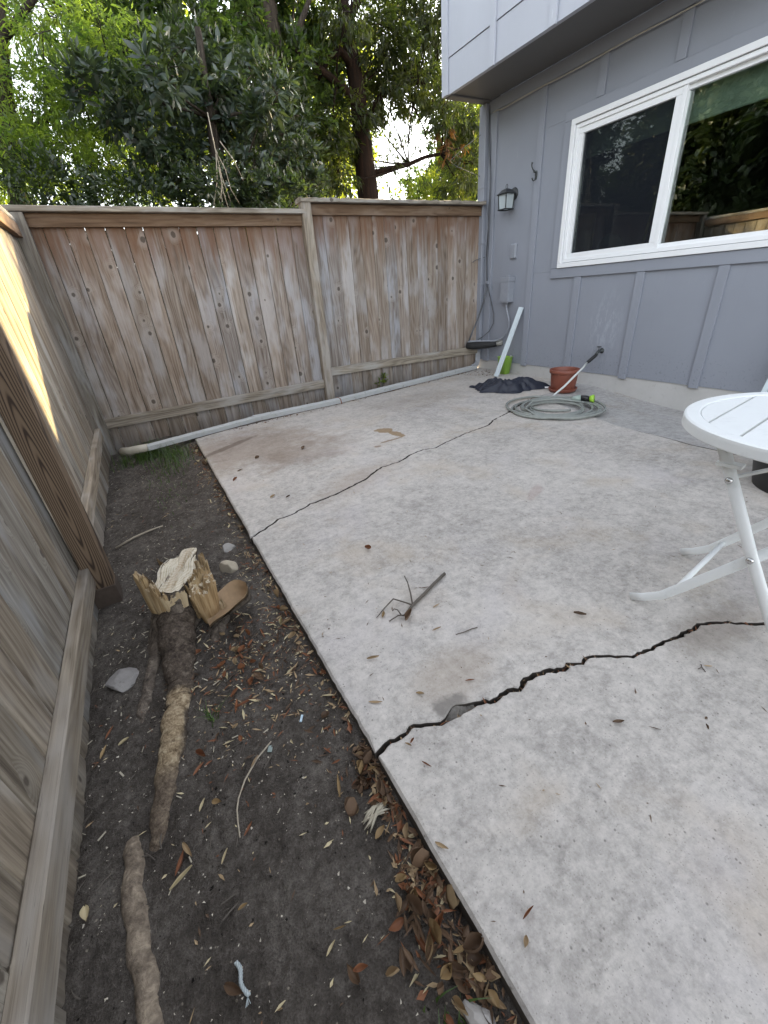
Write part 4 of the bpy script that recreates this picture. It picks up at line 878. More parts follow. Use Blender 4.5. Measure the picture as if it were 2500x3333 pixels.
# ------------------------------------------------------------ stump
S = thing('tree_stump', 'freshly sawn tree stump with splintered rim and exposed roots in the soil bed', 'stump', (-.13, 1.5, -.09))
top = [(-.199, 1.526), (-.183, 1.483), (-.161, 1.437), (-.134, 1.409), (-.108, 1.408), (-.081, 1.45), (-.055, 1.506), (-.022, 1.571), (-.023, 1.639), (-.012, 1.692), (-.013, 1.73), (-.032, 1.755), (-.069, 1.75), (-.091, 1.703), (-.125, 1.694), (-.145, 1.651), (-.168, 1.604)]
def resample(poly, n):
    P_ = [Vector(p) for p in poly]+[Vector(poly[0])]; d = [0]
    for a, b in zip(P_[:-1], P_[1:]): d.append(d[-1]+(b-a).length)
    out = []
    for i in range(n):
        t = d[-1]*i/n
        for k in range(len(d)-1):
            if d[k] <= t <= d[k+1]: out.append(P_[k].lerp(P_[k+1], (t-d[k])/(d[k+1]-d[k]+1e-9))); break
    return out
TP = resample(top, 96); cen = sum(TP, Vector((0, 0)))/96
BC = Vector((-.145, 1.51))
rows = 30; mb = MB()
for i in range(rows+1):
    f = i/rows
    for j, p in enumerate(TP):
        d = p-cen; a = math.atan2(d.y, d.x)
        q = Vector((BC.x+d.x*1.35, BC.y+d.y*.98)); flare = 1+.30*(1-f)**3*(1+.55*math.sin(3*a+1.2)+.25*math.sin(5*a))
        q = BC+(q-BC)*flare
        xy = q.lerp(p, min(1, f**.7))
        b = .006*(float(vnoise(a*9+5, f*9, 8))-.5)+.010*(float(vnoise(a*22+5, f*26, 9))-.5)**1*(1 if f < .97 else .2)
        xy = xy+d.normalized()*b
        zt = .103+.012*math.sin(a*3+.5)+.006*float(vnoise(a*14, 3, 4)); zb = sz(xy.x, xy.y)-.03
        mb.v.append((xy.x, xy.y, zb+(zt-zb)*f))
n = 96; mb.f = [(i*n+j, i*n+(j+1) % n, (i+1)*n+(j+1) % n, (i+1)*n+j) for i in range(rows) for j in range(n)]
rim_v = mb.v[rows*n:]
mb.build('trunk', M['stumpbark'], S, True)
mb = MB(); kk = 12
for i in range(kk+1):
    f = 1-i/kk
    for j in range(n):
        v = rim_v[j]; x = cen.x+(v[0]-cen.x)*f*.975; y = cen.y+(v[1]-cen.y)*f*.975
        uu = (x-cen.x)*.94-(y-cen.y)*.34
        mb.v.append((x, y, v[2]*f+.110*(1-f)+.002+.0032*(float(vnoise(uu*90, (y+x*.3)*9, 12))-.5)-(.010 if .012 < uu < .022 and f < .9 else 0)))
mb.f = [(i*n+j, i*n+(j+1) % n, (i+1)*n+(j+1) % n, (i+1)*n+j) for i in range(kk) for j in range(n)]
mb.build('cut_face', M['cutwood'], S)
def shard(x, y, w, d, z0, z1, ang, tip, name='splinter', mat='split'):
    """upright split piece with an uneven top"""
    m = MB(); ca, sa = math.cos(ang), math.sin(ang); L_ = 6; nn = 10; w *= 1.35; d *= 1.25
    for i in range(L_+1):
        f = i/L_
        for j in range(nn):
            a = 2*math.pi*j/nn; px = w/2*math.copysign(abs(math.cos(a))**.6, math.cos(a))*(1-.10*f); py = d/2*math.sin(a)*(1-.15*f)
            px += .0035*math.sin(f*4+x*90); zz = z0+(z1-z0)*f
            if i == L_: zz += tip*px/w*2+U(-.007, .007)
            m.v.append((x+px*ca-py*sa, y+px*sa+py*ca, zz))
    m.f = [(i*nn+j, i*nn+(j+1) % nn, (i+1)*nn+(j+1) % nn, (i+1)*nn+j) for i in range(L_) for j in range(nn)]+[tuple(L_*nn+j for j in range(nn))]
    return m.build(name, M[mat], S)
def ragged(cx_, cy_, rx, ry, ang, z0, topf, tw, sd, name='splinter', n=72, lean=(0, 0)):
    # torn block: fluted sides, a stepped and frayed top
    m = MB(); ca, sa = math.cos(ang), math.sin(ang); R_ = 14; r = random.Random(sd); fl = [r.uniform(-1, 1) for _ in range(n)]; fl = [(fl[i]+fl[i-1]*.6) for i in range(n)]
    step_ = [r.uniform(-1, 1) for _ in range(13)]
    def P_(a, k, f, j):
        sx = math.copysign(abs(math.cos(a))**.75, math.cos(a)); sy = math.copysign(abs(math.sin(a))**.75, math.sin(a)); w = tw+(1-tw)*f**.8
        q = k*w*(1+.055*fl[j % n]*(.4+.6*f)); return sx*rx*q, sy*ry*q
    def put(px, py, z, f):
        m.v.append((cx_+px*ca-py*sa+lean[0]*f, cy_+px*sa+py*ca+lean[1]*f, z))
    def top_z(px, py): return topf(px/rx, py/ry)+.020*step_[int((px/rx*1.9+5.5)) % 13]+.012*step_[int(px/rx*5+py/ry*2+40) % 13]
    for i in range(R_+1):
        f = i/R_
        for j in range(n):
            a = 2*math.pi*j/n; px, py = P_(a, 1, f, j); z1 = top_z(px, py)
            if i == R_: z1 += r.uniform(-.006, .006)
            put(px, py, z0+(z1-z0)*f, f)
    for k in (.8, .55, .3, .05):
        for j in range(n):
            a = 2*math.pi*j/n; px, py = P_(a, k, 1, j); put(px, py, top_z(px, py)+r.uniform(-.004, .002), 1)
    m.f = [(i*n+j, i*n+(j+1) % n, (i+1)*n+(j+1) % n, (i+1)*n+j) for i in range(R_+4) for j in range(n)]
    return m.build(name, M['split'], S)
ragged(-.034, 1.405, .047, .026, .12, -.045, lambda x, y: .118+.020*x+.016*y, .62, 3)
ragged(-.030, 1.440, .040, .018, .35, -.02, lambda x, y: .146+.022*x, .8, 5)
ragged(-.016, 1.462, .020, .012, .5, .02, lambda x, y: .165+.012*x, .8, 6)
ragged(-.066, 1.430, .022, .014, .3, -.03, lambda x, y: .108+.010*y, .8, 8)
ragged(-.208, 1.470, .024, .013, -.95, .03, lambda x, y: .172-.014*x, .75, 4, lean=(-.004, 0))
ragged(-.188, 1.444, .024, .012, -.85, .03, lambda x, y: .146-.014*x, .75, 14, lean=(-.003, 0))
ragged(-.168, 1.424, .020, .010, -.55, .03, lambda x, y: .122-.010*x, .8, 15)
ragged(-.130, 1.408, .040, .007, -.05, .05, lambda x, y: .104, .85, 9)
ragged(-.196, 1.545, .008, .044, .3, .07, lambda x, y: .118+.006*y, .8, 10)
ragged(-.150, 1.660, .007, .036, .3, .08, lambda x, y: .116, .8, 11)
def flap(dz, grow, mat, name):                                          # peeled scoop of bark
    m = MB(); A = Vector((-.052, 1.362)); B = Vector((.112, 1.375)); ax = (B-A); pr_ = Vector((-ax.y, ax.x)).normalized()
    for i in range(13):
        f = i/12; w = (.016+.054*math.sin(math.pi*min(1, .16+.62*f)))*(1 if f < .8 else math.sqrt(max(.02, 1-((f-.8)/.2)**2*.96)))*grow
        for j in range(9):
            g_ = (j/8-.5)*2; c_ = A+ax*f*(1 if grow <= 1 else 1.02)+pr_*(g_*w+.010*math.sin(f*3))
            m.v.append((c_.x, c_.y, -.034+.040*f**.7+.072*g_*g_*(.45+.55*f)+.004*math.sin(j*2.2+i)*.6+dz))
    m.f = [(i*9+j, (i+1)*9+j, (i+1)*9+j+1, i*9+j+1) for i in range(12) for j in range(8)]
    return m.build(name, M[mat], S, True)
flap(0, 1.0, 'innerbark', 'bark_flap'); flap(-.007, 1.07, 'stumpbark', 'bark_flap')
ragged(.012, 1.420, .022, .024, .3, -.06, lambda x, y: .02-.02*x, 1.25, 12, 'root_buttress')
def root(pts, rs, mat, name='root', par=None, lift=.0):
    P_ = []; R_ = []; k = len(pts)
    for i in range((k-1)*8+1):
        f = i/8; a = int(min(f, k-1.001)); t = f-a
        x = pts[a][0]+(pts[a+1][0]-pts[a][0])*t; y = pts[a][1]+(pts[a+1][1]-pts[a][1])*t; r_ = rs[a]+(rs[a+1]-rs[a])*t
        P_.append((x+0.0025*math.sin(i*.55+pts[0][0]*40), y, sz(x, y)+lift+(pts[a][2]+(pts[a+1][2]-pts[a][2])*t))); R_.append(r_*(1+.05*math.sin(i*.8)+.03*math.sin(i*1.9)))
    return MB().tube(P_, R_, 16, .85, up=(0, 0, 1), jit=.013).build(name, M[mat], par, True)
root([(-.150, 1.44, .06), (-.158, 1.36, .04), (-.172, 1.28, .015), (-.180, 1.20, -.002), (-.194, 1.13, .000), (-.206, 1.08, .002), (-.227, .991, .001), (-.250, .904, -.004), (-.271, .818, -.008), (-.289, .755, -.013), (-.299, .690, -.036)], [.064, .062, .054, .044, .040, .040, .037, .033, .029, .024, .014], 'rootmix', 'root', S)
root([(-.205, 1.46, .03), (-.221, 1.42, .010), (-.248, 1.35, .002), (-.272, 1.28, -.004), (-.297, 1.20, -.008), (-.315, 1.10, -.020)], [.030, .024, .021, .022, .024, .015], 'stumpbark', 'root', S)
root([(.0, 1.43, .0), (-.028, 1.36, .0), (-.05, 1.325, -.012), (-.055, 1.28, -.03)], [.035, .032, .025, .012], 'stumpbark', 'root', S)
root([(.0, 1.46, .02), (.05, 1.50, .012), (.10, 1.53, .0), (.16, 1.57, -.015)], [.03, .026, .018, .008], 'stumpbark', 'root', S)
tag(root([(-.344, .825, -.034), (-.344, .79, -.004), (-.342, .736, -.004), (-.342, .655, -.002), (-.335, .576, -.002), (-.325, .505, -.003), (-.318, .445, -.004), (-.318, .36, -.006), (-.325, .25, -.01)], [.012, .019, .0225, .024, .0235, .022, .021, .02, .018], 'rootbark', 'surface_root'), 'smooth grey brown root breaking out of the soil near the rail', 'root')

# stones
def stone(name, x, y, rx, ry, h, ang, mat, label, seed, flat=.0, lift=0.0):
    r = random.Random(seed); bm = bmesh.new(); bmesh.ops.create_icosphere(bm, subdivisions=4, radius=1.0)
    pl = [(Vector((r.uniform(-1, 1), r.uniform(-1, 1), r.uniform(-.4, 1))).normalized(), r.uniform(.62, .88)) for _ in range(14)]
    for v in bm.verts:
        p = v.co.copy()
        for nrm, d in pl:
            e = p.dot(nrm)-d
            if e > 0: p -= nrm*e*.9
        p *= 1+.05*(float(vnoise(p.x*5+9, p.y*5+p.z*4+9, seed))-.5)
        if p.z > 1-flat: p.z = 1-flat+.04*(float(vnoise(p.x*6, p.y*6, seed+1))-.5)
        ca, sa = math.cos(ang), math.sin(ang); X, Y = p.x*rx, p.y*ry
        v.co = Vector((x+X*ca-Y*sa, y+X*sa+Y*ca, sz(x, y)+lift+p.z*h))
    m = MB(); bm.verts.index_update(); m.add([v.co[:] for v in bm.verts], [[v.index for v in f.verts] for f in bm.faces]); bm.free()
    return tag(m.build(name, M[mat], smooth=False), label, 'stone')
stone('flat_stone', -.358, 1.350, .064, .058, .024, .5, 'stonedark', 'flat pale grey stone lying left of the stump root', 1, .35, .006)
stone('rock', .092, 1.722, .046, .034, .040, -.4, 'stonewarm', 'pale buff rock beside the litter right of the stump', 2, .1, .008)
stone('rock', .122, 1.905, .038, .030, .028, .3, 'stone', 'dusty grey rock behind the buff rock near the slab', 3, .1, .004)
stone('rock', .172, .140, .022, .036, .022, .25, 'stone', 'light grey stone in the leaf litter at the bottom of the bed', 4, .1, .008)

# sticks, rope, scraps
def sticks(name, label, parts, mat, cat='stick'):
    o = MB()
    for pts, r in parts: o.tube(pts, r, 6, jit=.06)
    return tag(o.build(name, M[mat], smooth=True), label, cat)
g = lambda x, y, dz=.004: (x, y, sz(x, y)+dz)
sticks('straight_stick', 'thin straight stick lying on the bare soil beyond the stump', [([g(-.396, 2.417, .008), g(-.30, 2.432, .012), g(-.22, 2.449, .010), g(-.147, 2.459, .008)], [.006, .0055, .005, .004])], 'drytwig')
sticks('curved_twig', 'long bleached twig curving across the soil in the middle of the bed', [([g(.016, .804, .006), g(-.03, .777, .008), g(-.071, .746, .007), g(-.095, .715, .006), g(-.104, .690, .006), g(-.108, .66, .006), g(-.111, .63, .005)], [.002, .0022, .0022, .002, .002, .0018, .0015])], 'drytwig')
tw = thing('fallen_twig', 'forked grey twig with a curled brown leaf lying on the concrete', 'twig', (.62, 1.0, 0))
MB().tube([(.802, 1.075, .008), (.73, 1.045, .010), (.66, 1.015, .009), (.595, .989, .009), (.545, .958, .012)], [.0062, .0058, .0055, .005, .0045], 8, jit=.08).build('stem', M['twig'], tw, True)
MB().tube([(.597, .990, .009), (.615, 1.03, .028), (.632, 1.075, .040), (.640, 1.11, .045)], [.003, .0028, .0025, .002], 6, jit=.1).build('side_shoot', M['twig'], tw, True)
MB().tube([(.597, .990, .009), (.575, 1.008, .020), (.548, 1.04, .026), (.505, 1.030, .012), (.462, 1.011, .004)], [.0034, .003, .0028, .0022, .0015], 6, jit=.1).build('side_shoot', M['twig'], tw, True)
MB().tube([(.545, .958, .012), (.525, .970, .012), (.488, .971, .004)], [.003, .0025, .002], 6, jit=.1).build('side_shoot', M['twig'], tw, True)
MB().tube([(.535, .968, .012), (.535, .99, .018), (.528, 1.003, .016), (.520, 1.0, .012)], [.0025, .0022, .002, .0016], 6, jit=.1).build('side_shoot', M['twig'], tw, True)
sticks('bare_twig', 'short bent twig lying on the concrete below the forked twig', [([(.638, .797, .003), (.665, .790, .004), (.695, .787, .004), (.716, .783, .003)], [.0012, .0016, .0018, .0014])], 'twig', 'twig')
sticks('bare_twig', 'tiny forked twig on the near slab under the table', [([(1.118, .302, .003), (1.125, .315, .004), (1.135, .322, .003)], .0014), ([(1.125, .315, .004), (1.112, .318, .003)], .0012)], 'twig', 'twig')
r0, r1 = Vector(g(-.164, .431, .006)), Vector(g(-.156, .378, .006)); o = MB()
for k in range(3):
    o.tube([r0.lerp(r1, i/24)+Vector((.0022*math.cos(i*.9+k*2.09)+.003*math.sin(i*.3), 0, .0022*math.sin(i*.9+k*2.09)+.001)) for i in range(25)], .0022, 6)
for k in range(5): o.tube([r1, r1+Vector((U(-.006, .006), -.012, U(-.001, .004)))], .0006, 4)
tag(o.build('rope_end', M['dryrope'], smooth=True), 'frayed bit of pale blue rope lying on the soil near the bottom edge', 'rope')
tag(MB().obox(g(.114, .820, .004), g(.103, .803, .004), .006, .003).build('plastic_scrap', plain_mat('light_blue_plastic', (.42, .55, .64), .4, .05)), 'small light blue plastic strip on the soil', 'scrap')
tag(MB().obox(g(.012, .795, .003), g(.004, .783, .003), .012, .002).build('glass_scrap', plain_mat('dull_aqua_scrap', (.25, .30, .285), .3, .1)), 'small dull aqua scrap beside the head of the curved twig', 'scrap')
o = MB()
for k in range(16):
    c0 = Vector((.173+U(-.006, .006), .497+U(-.01, .01), sz(.173, .497)+.004)); a = U(-.5, .9)
    o.tube([c0+Vector((math.cos(a)*q*.034, math.sin(a)*q*.026, .010*(1-q*q)+U(0, .004))) for q in (-1, -.5, 0, .5, 1)], [.0008, .0022, .0026, .0022, .0008], 6)
tag(o.build('fibre_clump', M['fibre'], smooth=True), 'bleached clump of dry fibres on the soil beside the slab edge', 'fibre')
tag(MB().obox(g(-.262, 4.03, .015), g(-.285, 3.86, .018), .045, .012).build('bark_chunk', M['stumpbark']), 'chunk of bark lying in the grass at the far corner', 'bark')

# ------------------------------------------------------------ fallen leaves
def leaf_me(name, L_, W_, curl, cup, seed, n=7):
    r = random.Random(seed); m = MB(); nz = 5
    for i in range(n):
        f = i/(n-1); w = W_*math.sin(math.pi*min(1, f*.93+.04))**.9*(1-.25*f)
        for j in range(nz):
            s_ = (j/(nz-1)-.5)
            z = .002+curl*L_*(f-.45)**2*1.6+cup*W_*(abs(s_)*2)**1.5*(.5+.5*math.sin(f*3.1))+r.uniform(-.03, .03)*W_
            m.v.append((L_*(f-.5), s_*w+.04*L_*math.sin(f*2.6)*(1 if seed % 2 else -1), z))
    m.f = [(i*nz+j, (i+1)*nz+j, (i+1)*nz+j+1, i*nz+j+1) for i in range(n-1) for j in range(nz-1)]
    me = bpy.data.meshes.new(name); me.from_pydata(m.v, [], m.f); me.polygons.foreach_set('use_smooth', [True]*len(me.polygons)); return me
SH = {'sliver': (.040, .006, .1, .3), 'lance': (.050, .011, .15, .5), 'oval': (.040, .019, .25, .5), 'cupped': (.034, .020, .7, 1.1), 'chip': (.018, .008, .2, .4)}
LM = {}
for i, (k, a) in enumerate(SH.items()):
    for c in ('tan', 'rust', 'brown', 'straw', 'ochre'):
        for v in range(2):
            me = leaf_me(k+'_leaf', a[0], a[1], a[2]*(1 if v else .5), a[3], i*2+v); me.materials.append(M[c]); LM[k, c, v] = me
CN = {'tan': 'tan', 'rust': 'rust brown', 'brown': 'dark brown', 'straw': 'straw coloured', 'ochre': 'ochre'}
KN = {'sliver': 'sliver thin', 'lance': 'narrow', 'oval': 'oval', 'cupped': 'curled', 'chip': 'tiny'}
def leaf(k, c, x, y, z, ang, sc, label, group=None, tilt=.15):
    o = bpy.data.objects.new('fallen_leaf', LM[k, c, rng.randrange(2)]); COL.objects.link(o); o.location = (x, y, z)
    o.rotation_euler = (U(-tilt, tilt), U(-tilt, tilt), ang); o.scale = (sc*U(.85, 1.2), sc*U(.7, 1.45), sc*U(.5, 2.2))
    tag(o, label, 'leaf', group); return o
# single leaves one can find on the slab
for (k, c, x, y, a, s_, lb) in [
    ('cupped', 'rust', .640, 1.416, -.9, .75, 'half moon rust leaf alone on the concrete beyond the forked twig'),
    ('cupped', 'brown', .553, .946, .6, 1.5, 'curled brown leaf under the foot of the forked twig'),
    ('oval', 'ochre', .487, 1.011, .9, .7, 'yellow ochre leaf at the tip of the forked twig'),
    ('lance', 'rust', .559, .633, -.5, .55, 'rust leaf on the middle slab just beyond the wide crack'),
    ('lance', 'rust', .319, .188, .1, .50, 'red brown narrow leaf on the near slab low in the picture'),
    ('cupped', 'tan', .287, .165, .7, .55, 'curled tan leaf on the near slab beside the red brown one'),
    ('lance', 'rust', .318, .503, -1.0, .42, 'small rust leaf on the near slab below the spalled crack'),
    ('lance', 'tan', .307, .566, -1.0, .40, 'tan leaf poking out of the wide crack near the slab edge'),
    ('oval', 'rust', .320, .568, .4, .35, 'little round rust leaf at the left end of the wide crack'),
    ('lance', 'tan', .251, .351, -1.0, .55, 'tan leaf on the rim of the near slab'),
    ('lance', 'brown', .785, .335, -.4, .70, 'brown narrow leaf on the near slab right of centre'),
    ('sliver', 'brown', .842, .277, -.9, .55, 'dark sliver leaf on the near slab beside two black specks'),
    ('oval', 'brown', .972, .228, .2, .30, 'upper of two black specks on the near slab'),
    ('oval', 'brown', .948, .214, .9, .36, 'lower of two black specks on the near slab'),
    ('sliver', 'tan', 1.147, .31, -.6, .6, 'tan sliver leaf beside the tiny forked twig'),
    ('lance', 'brown', 1.032, .641, -.8, .8, 'long brown leaf on the middle slab left of the table foot'),
    ('oval', 'brown', .386, 2.803, .2, 1.0, 'brown leaf inside the brown stain on the far slab'),
    ('oval', 'rust', .321, 2.648, .7, .9, 'rust leaf near the left edge of the far slab'),
    ('cupped', 'brown', .546, 2.964, .2, .9, 'brown curled leaf right of the stain on the far slab'),
    ('cupped', 'brown', .889, 2.941, .9, 1.2, 'dark curled leaf on the far slab between stain and puddle mark'),
    ('oval', 'ochre', .448, 2.238, .6, .9, 'ochre leaf on the far slab just beyond the long crack'),
    ('oval', 'brown', .522, 2.18, .4, .7, 'brown leaf on the far slab close to the long crack'),
    ('lance', 'tan', .366, .858, -.4, .7, 'tan leaf on the middle slab left of the short bent twig'),
    ('lance', 'tan', .298, .719, -.6, .65, 'tan leaf on the middle slab close to its left edge'),
    ('oval', 'ochre', .416, .675, -.7, .55, 'flat ochre leaf on the middle slab above the spalled crack'),
    ('lance', 'tan', .668, .946, .0, .55, 'tan leaf right of the curled leaf on the middle slab'),
    ('lance', 'tan', .600, .849, -.1, .55, 'tan leaf on the concrete just above the short bent twig'),
    ('sliver', 'brown', .689, 1.049, -.4, .7, 'brown sliver leaf alongside the stem of the forked twig')]:
    leaf(k, c, x, y, .0015, a, s_, lb)
for (k, c, x, y, a, s_, lb) in [
    ('lance', 'tan', -.223, .677, -1.2, 1.15, 'large pinkish tan leaf standing beside the root tip'),
    ('lance', 'rust', -.243, .663, 1.1, .9, 'rust leaf leaning on the large tan leaf by the root tip'),
    ('lance', 'straw', -.240, .628, .35, .95, 'straw coloured leaf lying below the root tip'),
    ('oval', 'rust', -.159, .886, -.9, 1.0, 'upper rust leaf of three lying together right of the long root'),
    ('lance', 'rust', -.171, .855, .5, .75, 'lower rust leaf of three lying together right of the long root'),
    ('lance', 'rust', -.145, .852, .2, .5, 'smallest rust leaf of three lying together right of the long root'),
    ('lance', 'ochre', -.416, 1.099, 1.2, .8, 'ochre leaf on the soil close to the fence rail'),
    ('oval', 'straw', -.362, 1.098, .4, .8, 'pale oval leaf between the fence rail and the long root'),
    ('lance', 'rust', -.399, 1.154, .9, .9, 'rust leaf near the flat grey stone and the rail'),
    ('oval', 'straw', -.435, .687, -1.4, .75, 'yellow oval leaf at the foot of the near fence boards'),
    ('lance', 'rust', -.09, .637, .7, .55, 'rust leaf beside the lower end of the curved twig'),
    ('oval', 'ochre', -.142, .736, -.6, .6, 'ochre leaf on the soil left of the curved twig'),
    ('lance', 'straw', -.176, .755, 1.0, .7, 'straw leaf between the long root and the curved twig'),
    ('lance', 'rust', -.02, .965, .3, 1.0, 'long rust brown leaf on the soil left of the blue plastic strip'),
    ('lance', 'tan', -.036, .773, .8, .6, 'tan leaf lying against the curved twig'),
    ('oval', 'ochre', -.134, .501, .1, .45, 'small yellow leaf on the soil above the rope'),
    ('oval', 'brown', -.172, .398, -.8, .9, 'brown broken leaf left of the pale blue rope'),
    ('lance', 'straw', -.15, .612, 1.0, .55, 'straw leaf on the soil right of the root tip leaves'),
    ('oval', 'tan', .198, .622, -.5, .6, 'plump tan leaf close to the slab corner at the wide crack'),
    ('lance', 'rust', .139, .259, -1.4, .85, 'long red brown leaf left of the leaf pile near the bottom'),
    ('oval', 'rust', .172, .262, .4, 1.3, 'large pinkish brown leaf on the edge of the leaf pile'),
    ('lance', 'ochre', .023, .367, -.3, .5, 'ochre leaf alone on the soil in the lower middle'),
    ('lance', 'straw', -.002, .350, .4, .55, 'straw leaf alone on the soil below the ochre one'),
    ('oval', 'ochre', .164, .456, .3, .75, 'bright ochre leaf below the fibre clump'),
    ('lance', 'rust', .181, .318, -1.2, .9, 'shiny rust leaf beside the slab above the leaf pile'),
    ('cupped', 'ochre', .163, .324, .9, .8, 'curled ochre leaf beside the shiny rust leaf')]:
    leaf(k, c, x, y, sz(x, y)+.004, a, s_, lb, None, .25)
KS = ['sliver', 'lance', 'oval', 'cupped', 'chip']
def litter(n, fn, place, group, zoff, ks, cs, smin, smax, tilt=.35):
    for _ in range(n):
        x, y, lay = fn(); k = rng.choice(ks); c = rng.choice(cs)
        z = (0.0015 if x > .232 and lay < 0 else sz(x, y)+.003+max(0, lay))
        s_ = U(smin, smax); sz_ = 'large' if s_ > smin+.62*(smax-smin) else 'small'; pl_ = place(x, y)
        leaf(k, c, x, y, z, U(0, 6.28), s_, f'{sz_} {KN[k]} {CN[c]} leaf {pl_}', f'{sz_} {KN[k]} {CN[c]} leaves {pl_}', tilt)
def gutter():
    y = rng.choice([U(.02, .33), U(.02, .36), U(.1, .45), U(.5, .62)]); w = .085 if y < .35 else .035
    return .226-abs(rng.gauss(0, w))-.003, y, U(0, .016)
litter(95, gutter, lambda x, y: ('beside the light grey stone' if y < .2 else 'in the heap against the slab edge' if y < .34 else 'just below the fibre clump' if y < .47 else 'between fibre clump and wide crack')+(', touching the slab' if x > .19 else ', on the soil side'), '', 0, ['lance', 'oval', 'cupped', 'oval'], ['tan', 'brown', 'brown', 'brown', 'rust', 'ochre'], .45, 1.05, .7)
def edge_far(): return .222-abs(rng.gauss(0, .035)), U(.7, 3.8), U(0, .006)
litter(40, edge_far, lambda x, y: 'at the slab edge '+('just past the wide crack' if y < 1.1 else 'beside the stump' if y < 1.65 else 'beside the two rocks' if y < 2.0 else 'past the long thin crack' if y < 2.9 else 'near the far corner'), '', 0, KS[:4], ['tan', 'rust', 'straw', 'brown'], .5, 1.0, .5)
def bystump(): return rng.gauss(.03, .09), rng.gauss(1.12, .12), U(0, .006)
litter(55, bystump, lambda x, y: ('right behind' if y > 1.3 else 'just below' if y > 1.15 else 'well below' if y > 1.0 else 'far below')+' the stump'+(', near the slab' if x > .10 else ', mid bed' if x > -.02 else ', near its root'), '', 0, KS[:4], ['tan', 'rust', 'brown', 'rust', 'brown', 'tan'], .45, .9, .6)
# ------------------------------------------------------------ finer litter and grit, too many to count
def scatter(name, n, fn, ks, cols, smin, smax, kind='stuff', tilt=.5):
    for c in cols:
        m = MB()
        for _ in range(n//len(cols)):
            x, y, z = fn(); k = rng.choice(ks); a = SH[k]; s_ = U(smin, smax); L_ = a[0]*s_; W_ = a[1]*s_; an = U(0, 6.28)
            mt = Matrix.Rotation(an, 3, 'Z') @ Matrix.Rotation(U(-tilt, tilt), 3, 'X') @ Matrix.Rotation(U(-tilt, tilt), 3, 'Y')
            ps = [(-L_/2, 0, 0), (-L_*.1, -W_/2, W_*.25), (L_/2, 0, L_*.06), (-L_*.1, W_/2, W_*.25), (-L_*.1, 0, 0)]
            m.add([Vector((x, y, z))+mt @ Vector(p) for p in ps], [(0, 1, 4), (1, 2, 4), (2, 3, 4), (3, 0, 4)])
        tag(m.build(name, M[c], keep=True, fix=False), kind=kind)
def f1():
    x, y = (rng.gauss(.03, .12), rng.gauss(1.15, .22)) if rng.random() < .45 else ((.225-abs(rng.gauss(0, .06)), U(-.2, 3.85)) if rng.random() < .65 else (U(-.45, .2), U(0, 4.2)))
    x = max(-.46, min(.222, x)); return x, y, sz(x, y)+.002+U(0, .003)
scatter('leaf_litter', 2000, f1, ['sliver', 'chip', 'lance', 'chip'], ['tan', 'brown', 'straw', 'rust'], .3, .75)
def f1b():
    y = rng.choice([U(-.1, .36), U(.3, .65), U(.6, 3.8)]); x = .226-abs(rng.gauss(0, .05 if y < .4 else .022)); return x, y, sz(x, y)+U(.001, .010)
scatter('gutter_litter', 900, f1b, ['lance', 'chip', 'oval', 'sliver'], ['brown', 'tan', 'brown', 'rust'], .4, .9, tilt=.8)
def f2():
    x = U(.25, 2.9); y = rng.choice([U(.1, 1.4), U(1.0, 3.8), U(2.0, 4.0)]); return x, y, .002
scatter('leaf_crumbs', 520, f2, ['sliver', 'chip', 'sliver'], ['brown', 'tan', 'brown'], .22, .62, tilt=.12)
def f3():
    p = rng.choice(jA[2:90]); return p[0]+U(-.005, .005), p[1]+U(-.006, .002), U(-.030, -.002)
scatter('crack_litter', 260, f3, ['chip', 'lance', 'sliver'], ['rust', 'tan', 'brown'], .3, .6, tilt=.9)
def f4():
    f = rng.random(); x = .5+3.3*f; return x, 3.90+.52*f**1.25+rng.gauss(0, .02), .002
scatter('pipe_litter', 260, f4, ['chip', 'sliver', 'oval'], ['brown', 'rust', 'brown'], .4, .9)
def f5(): return U(3.5, 3.93), U(3.95, 4.35), .003
scatter('corner_litter', 120, f5, ['chip', 'sliver', 'oval'], ['brown', 'tan', 'brown'], .4, .9)
def f6():
    x = U(-.46, .21); y = U(-.1, 4.2); return x, y, sz(x, y)
m = MB(); m2 = MB()
for i in range(3800):
    x, y, z = f6(); s_ = abs(rng.gauss(0, .0016))+.0007; tgt = m if i % 4 else m2; s_ = min(s_, .0035) if i % 4 else min(s_*1.6, .004)
    v = [Vector((x+U(-s_, s_)*1.2, y+U(-s_, s_)*1.2, z+q*s_*.8)) for q in (.0, .2, 1.2, .6, .3)]; tgt.add(v, [(0, 1, 2), (1, 3, 2), (3, 4, 2), (4, 0, 2), (0, 1, 3), (0, 3, 4)])
tag(m.build('pale_grit', plain_mat('pale_shell_grit', (.50, .45, .37), .8, .3, 40), keep=True, fix=False), kind='stuff'); tag(m2.build('soil_crumbs', M['soil_dark'], keep=True, fix=False), kind='stuff')
m = MB()
for i in range(150):
    x = rng.gauss(-.2, .13); y = rng.gauss(1.5, .28)
    if rng.random() < .4: y = U(.6, 2.6)
    x = max(-.46, min(.2, x)); a = U(0, 3.14); L_ = U(.006, .022); z = sz(x, y)+.003
    m.obox((x-math.cos(a)*L_/2, y-math.sin(a)*L_/2, z), (x+math.cos(a)*L_/2, y+math.sin(a)*L_/2, z+U(-.002, .004)), L_*U(.08, .22), .002)
tag(m.build('wood_chips', M['fibre'], keep=True, fix=False), kind='stuff')
m = MB()
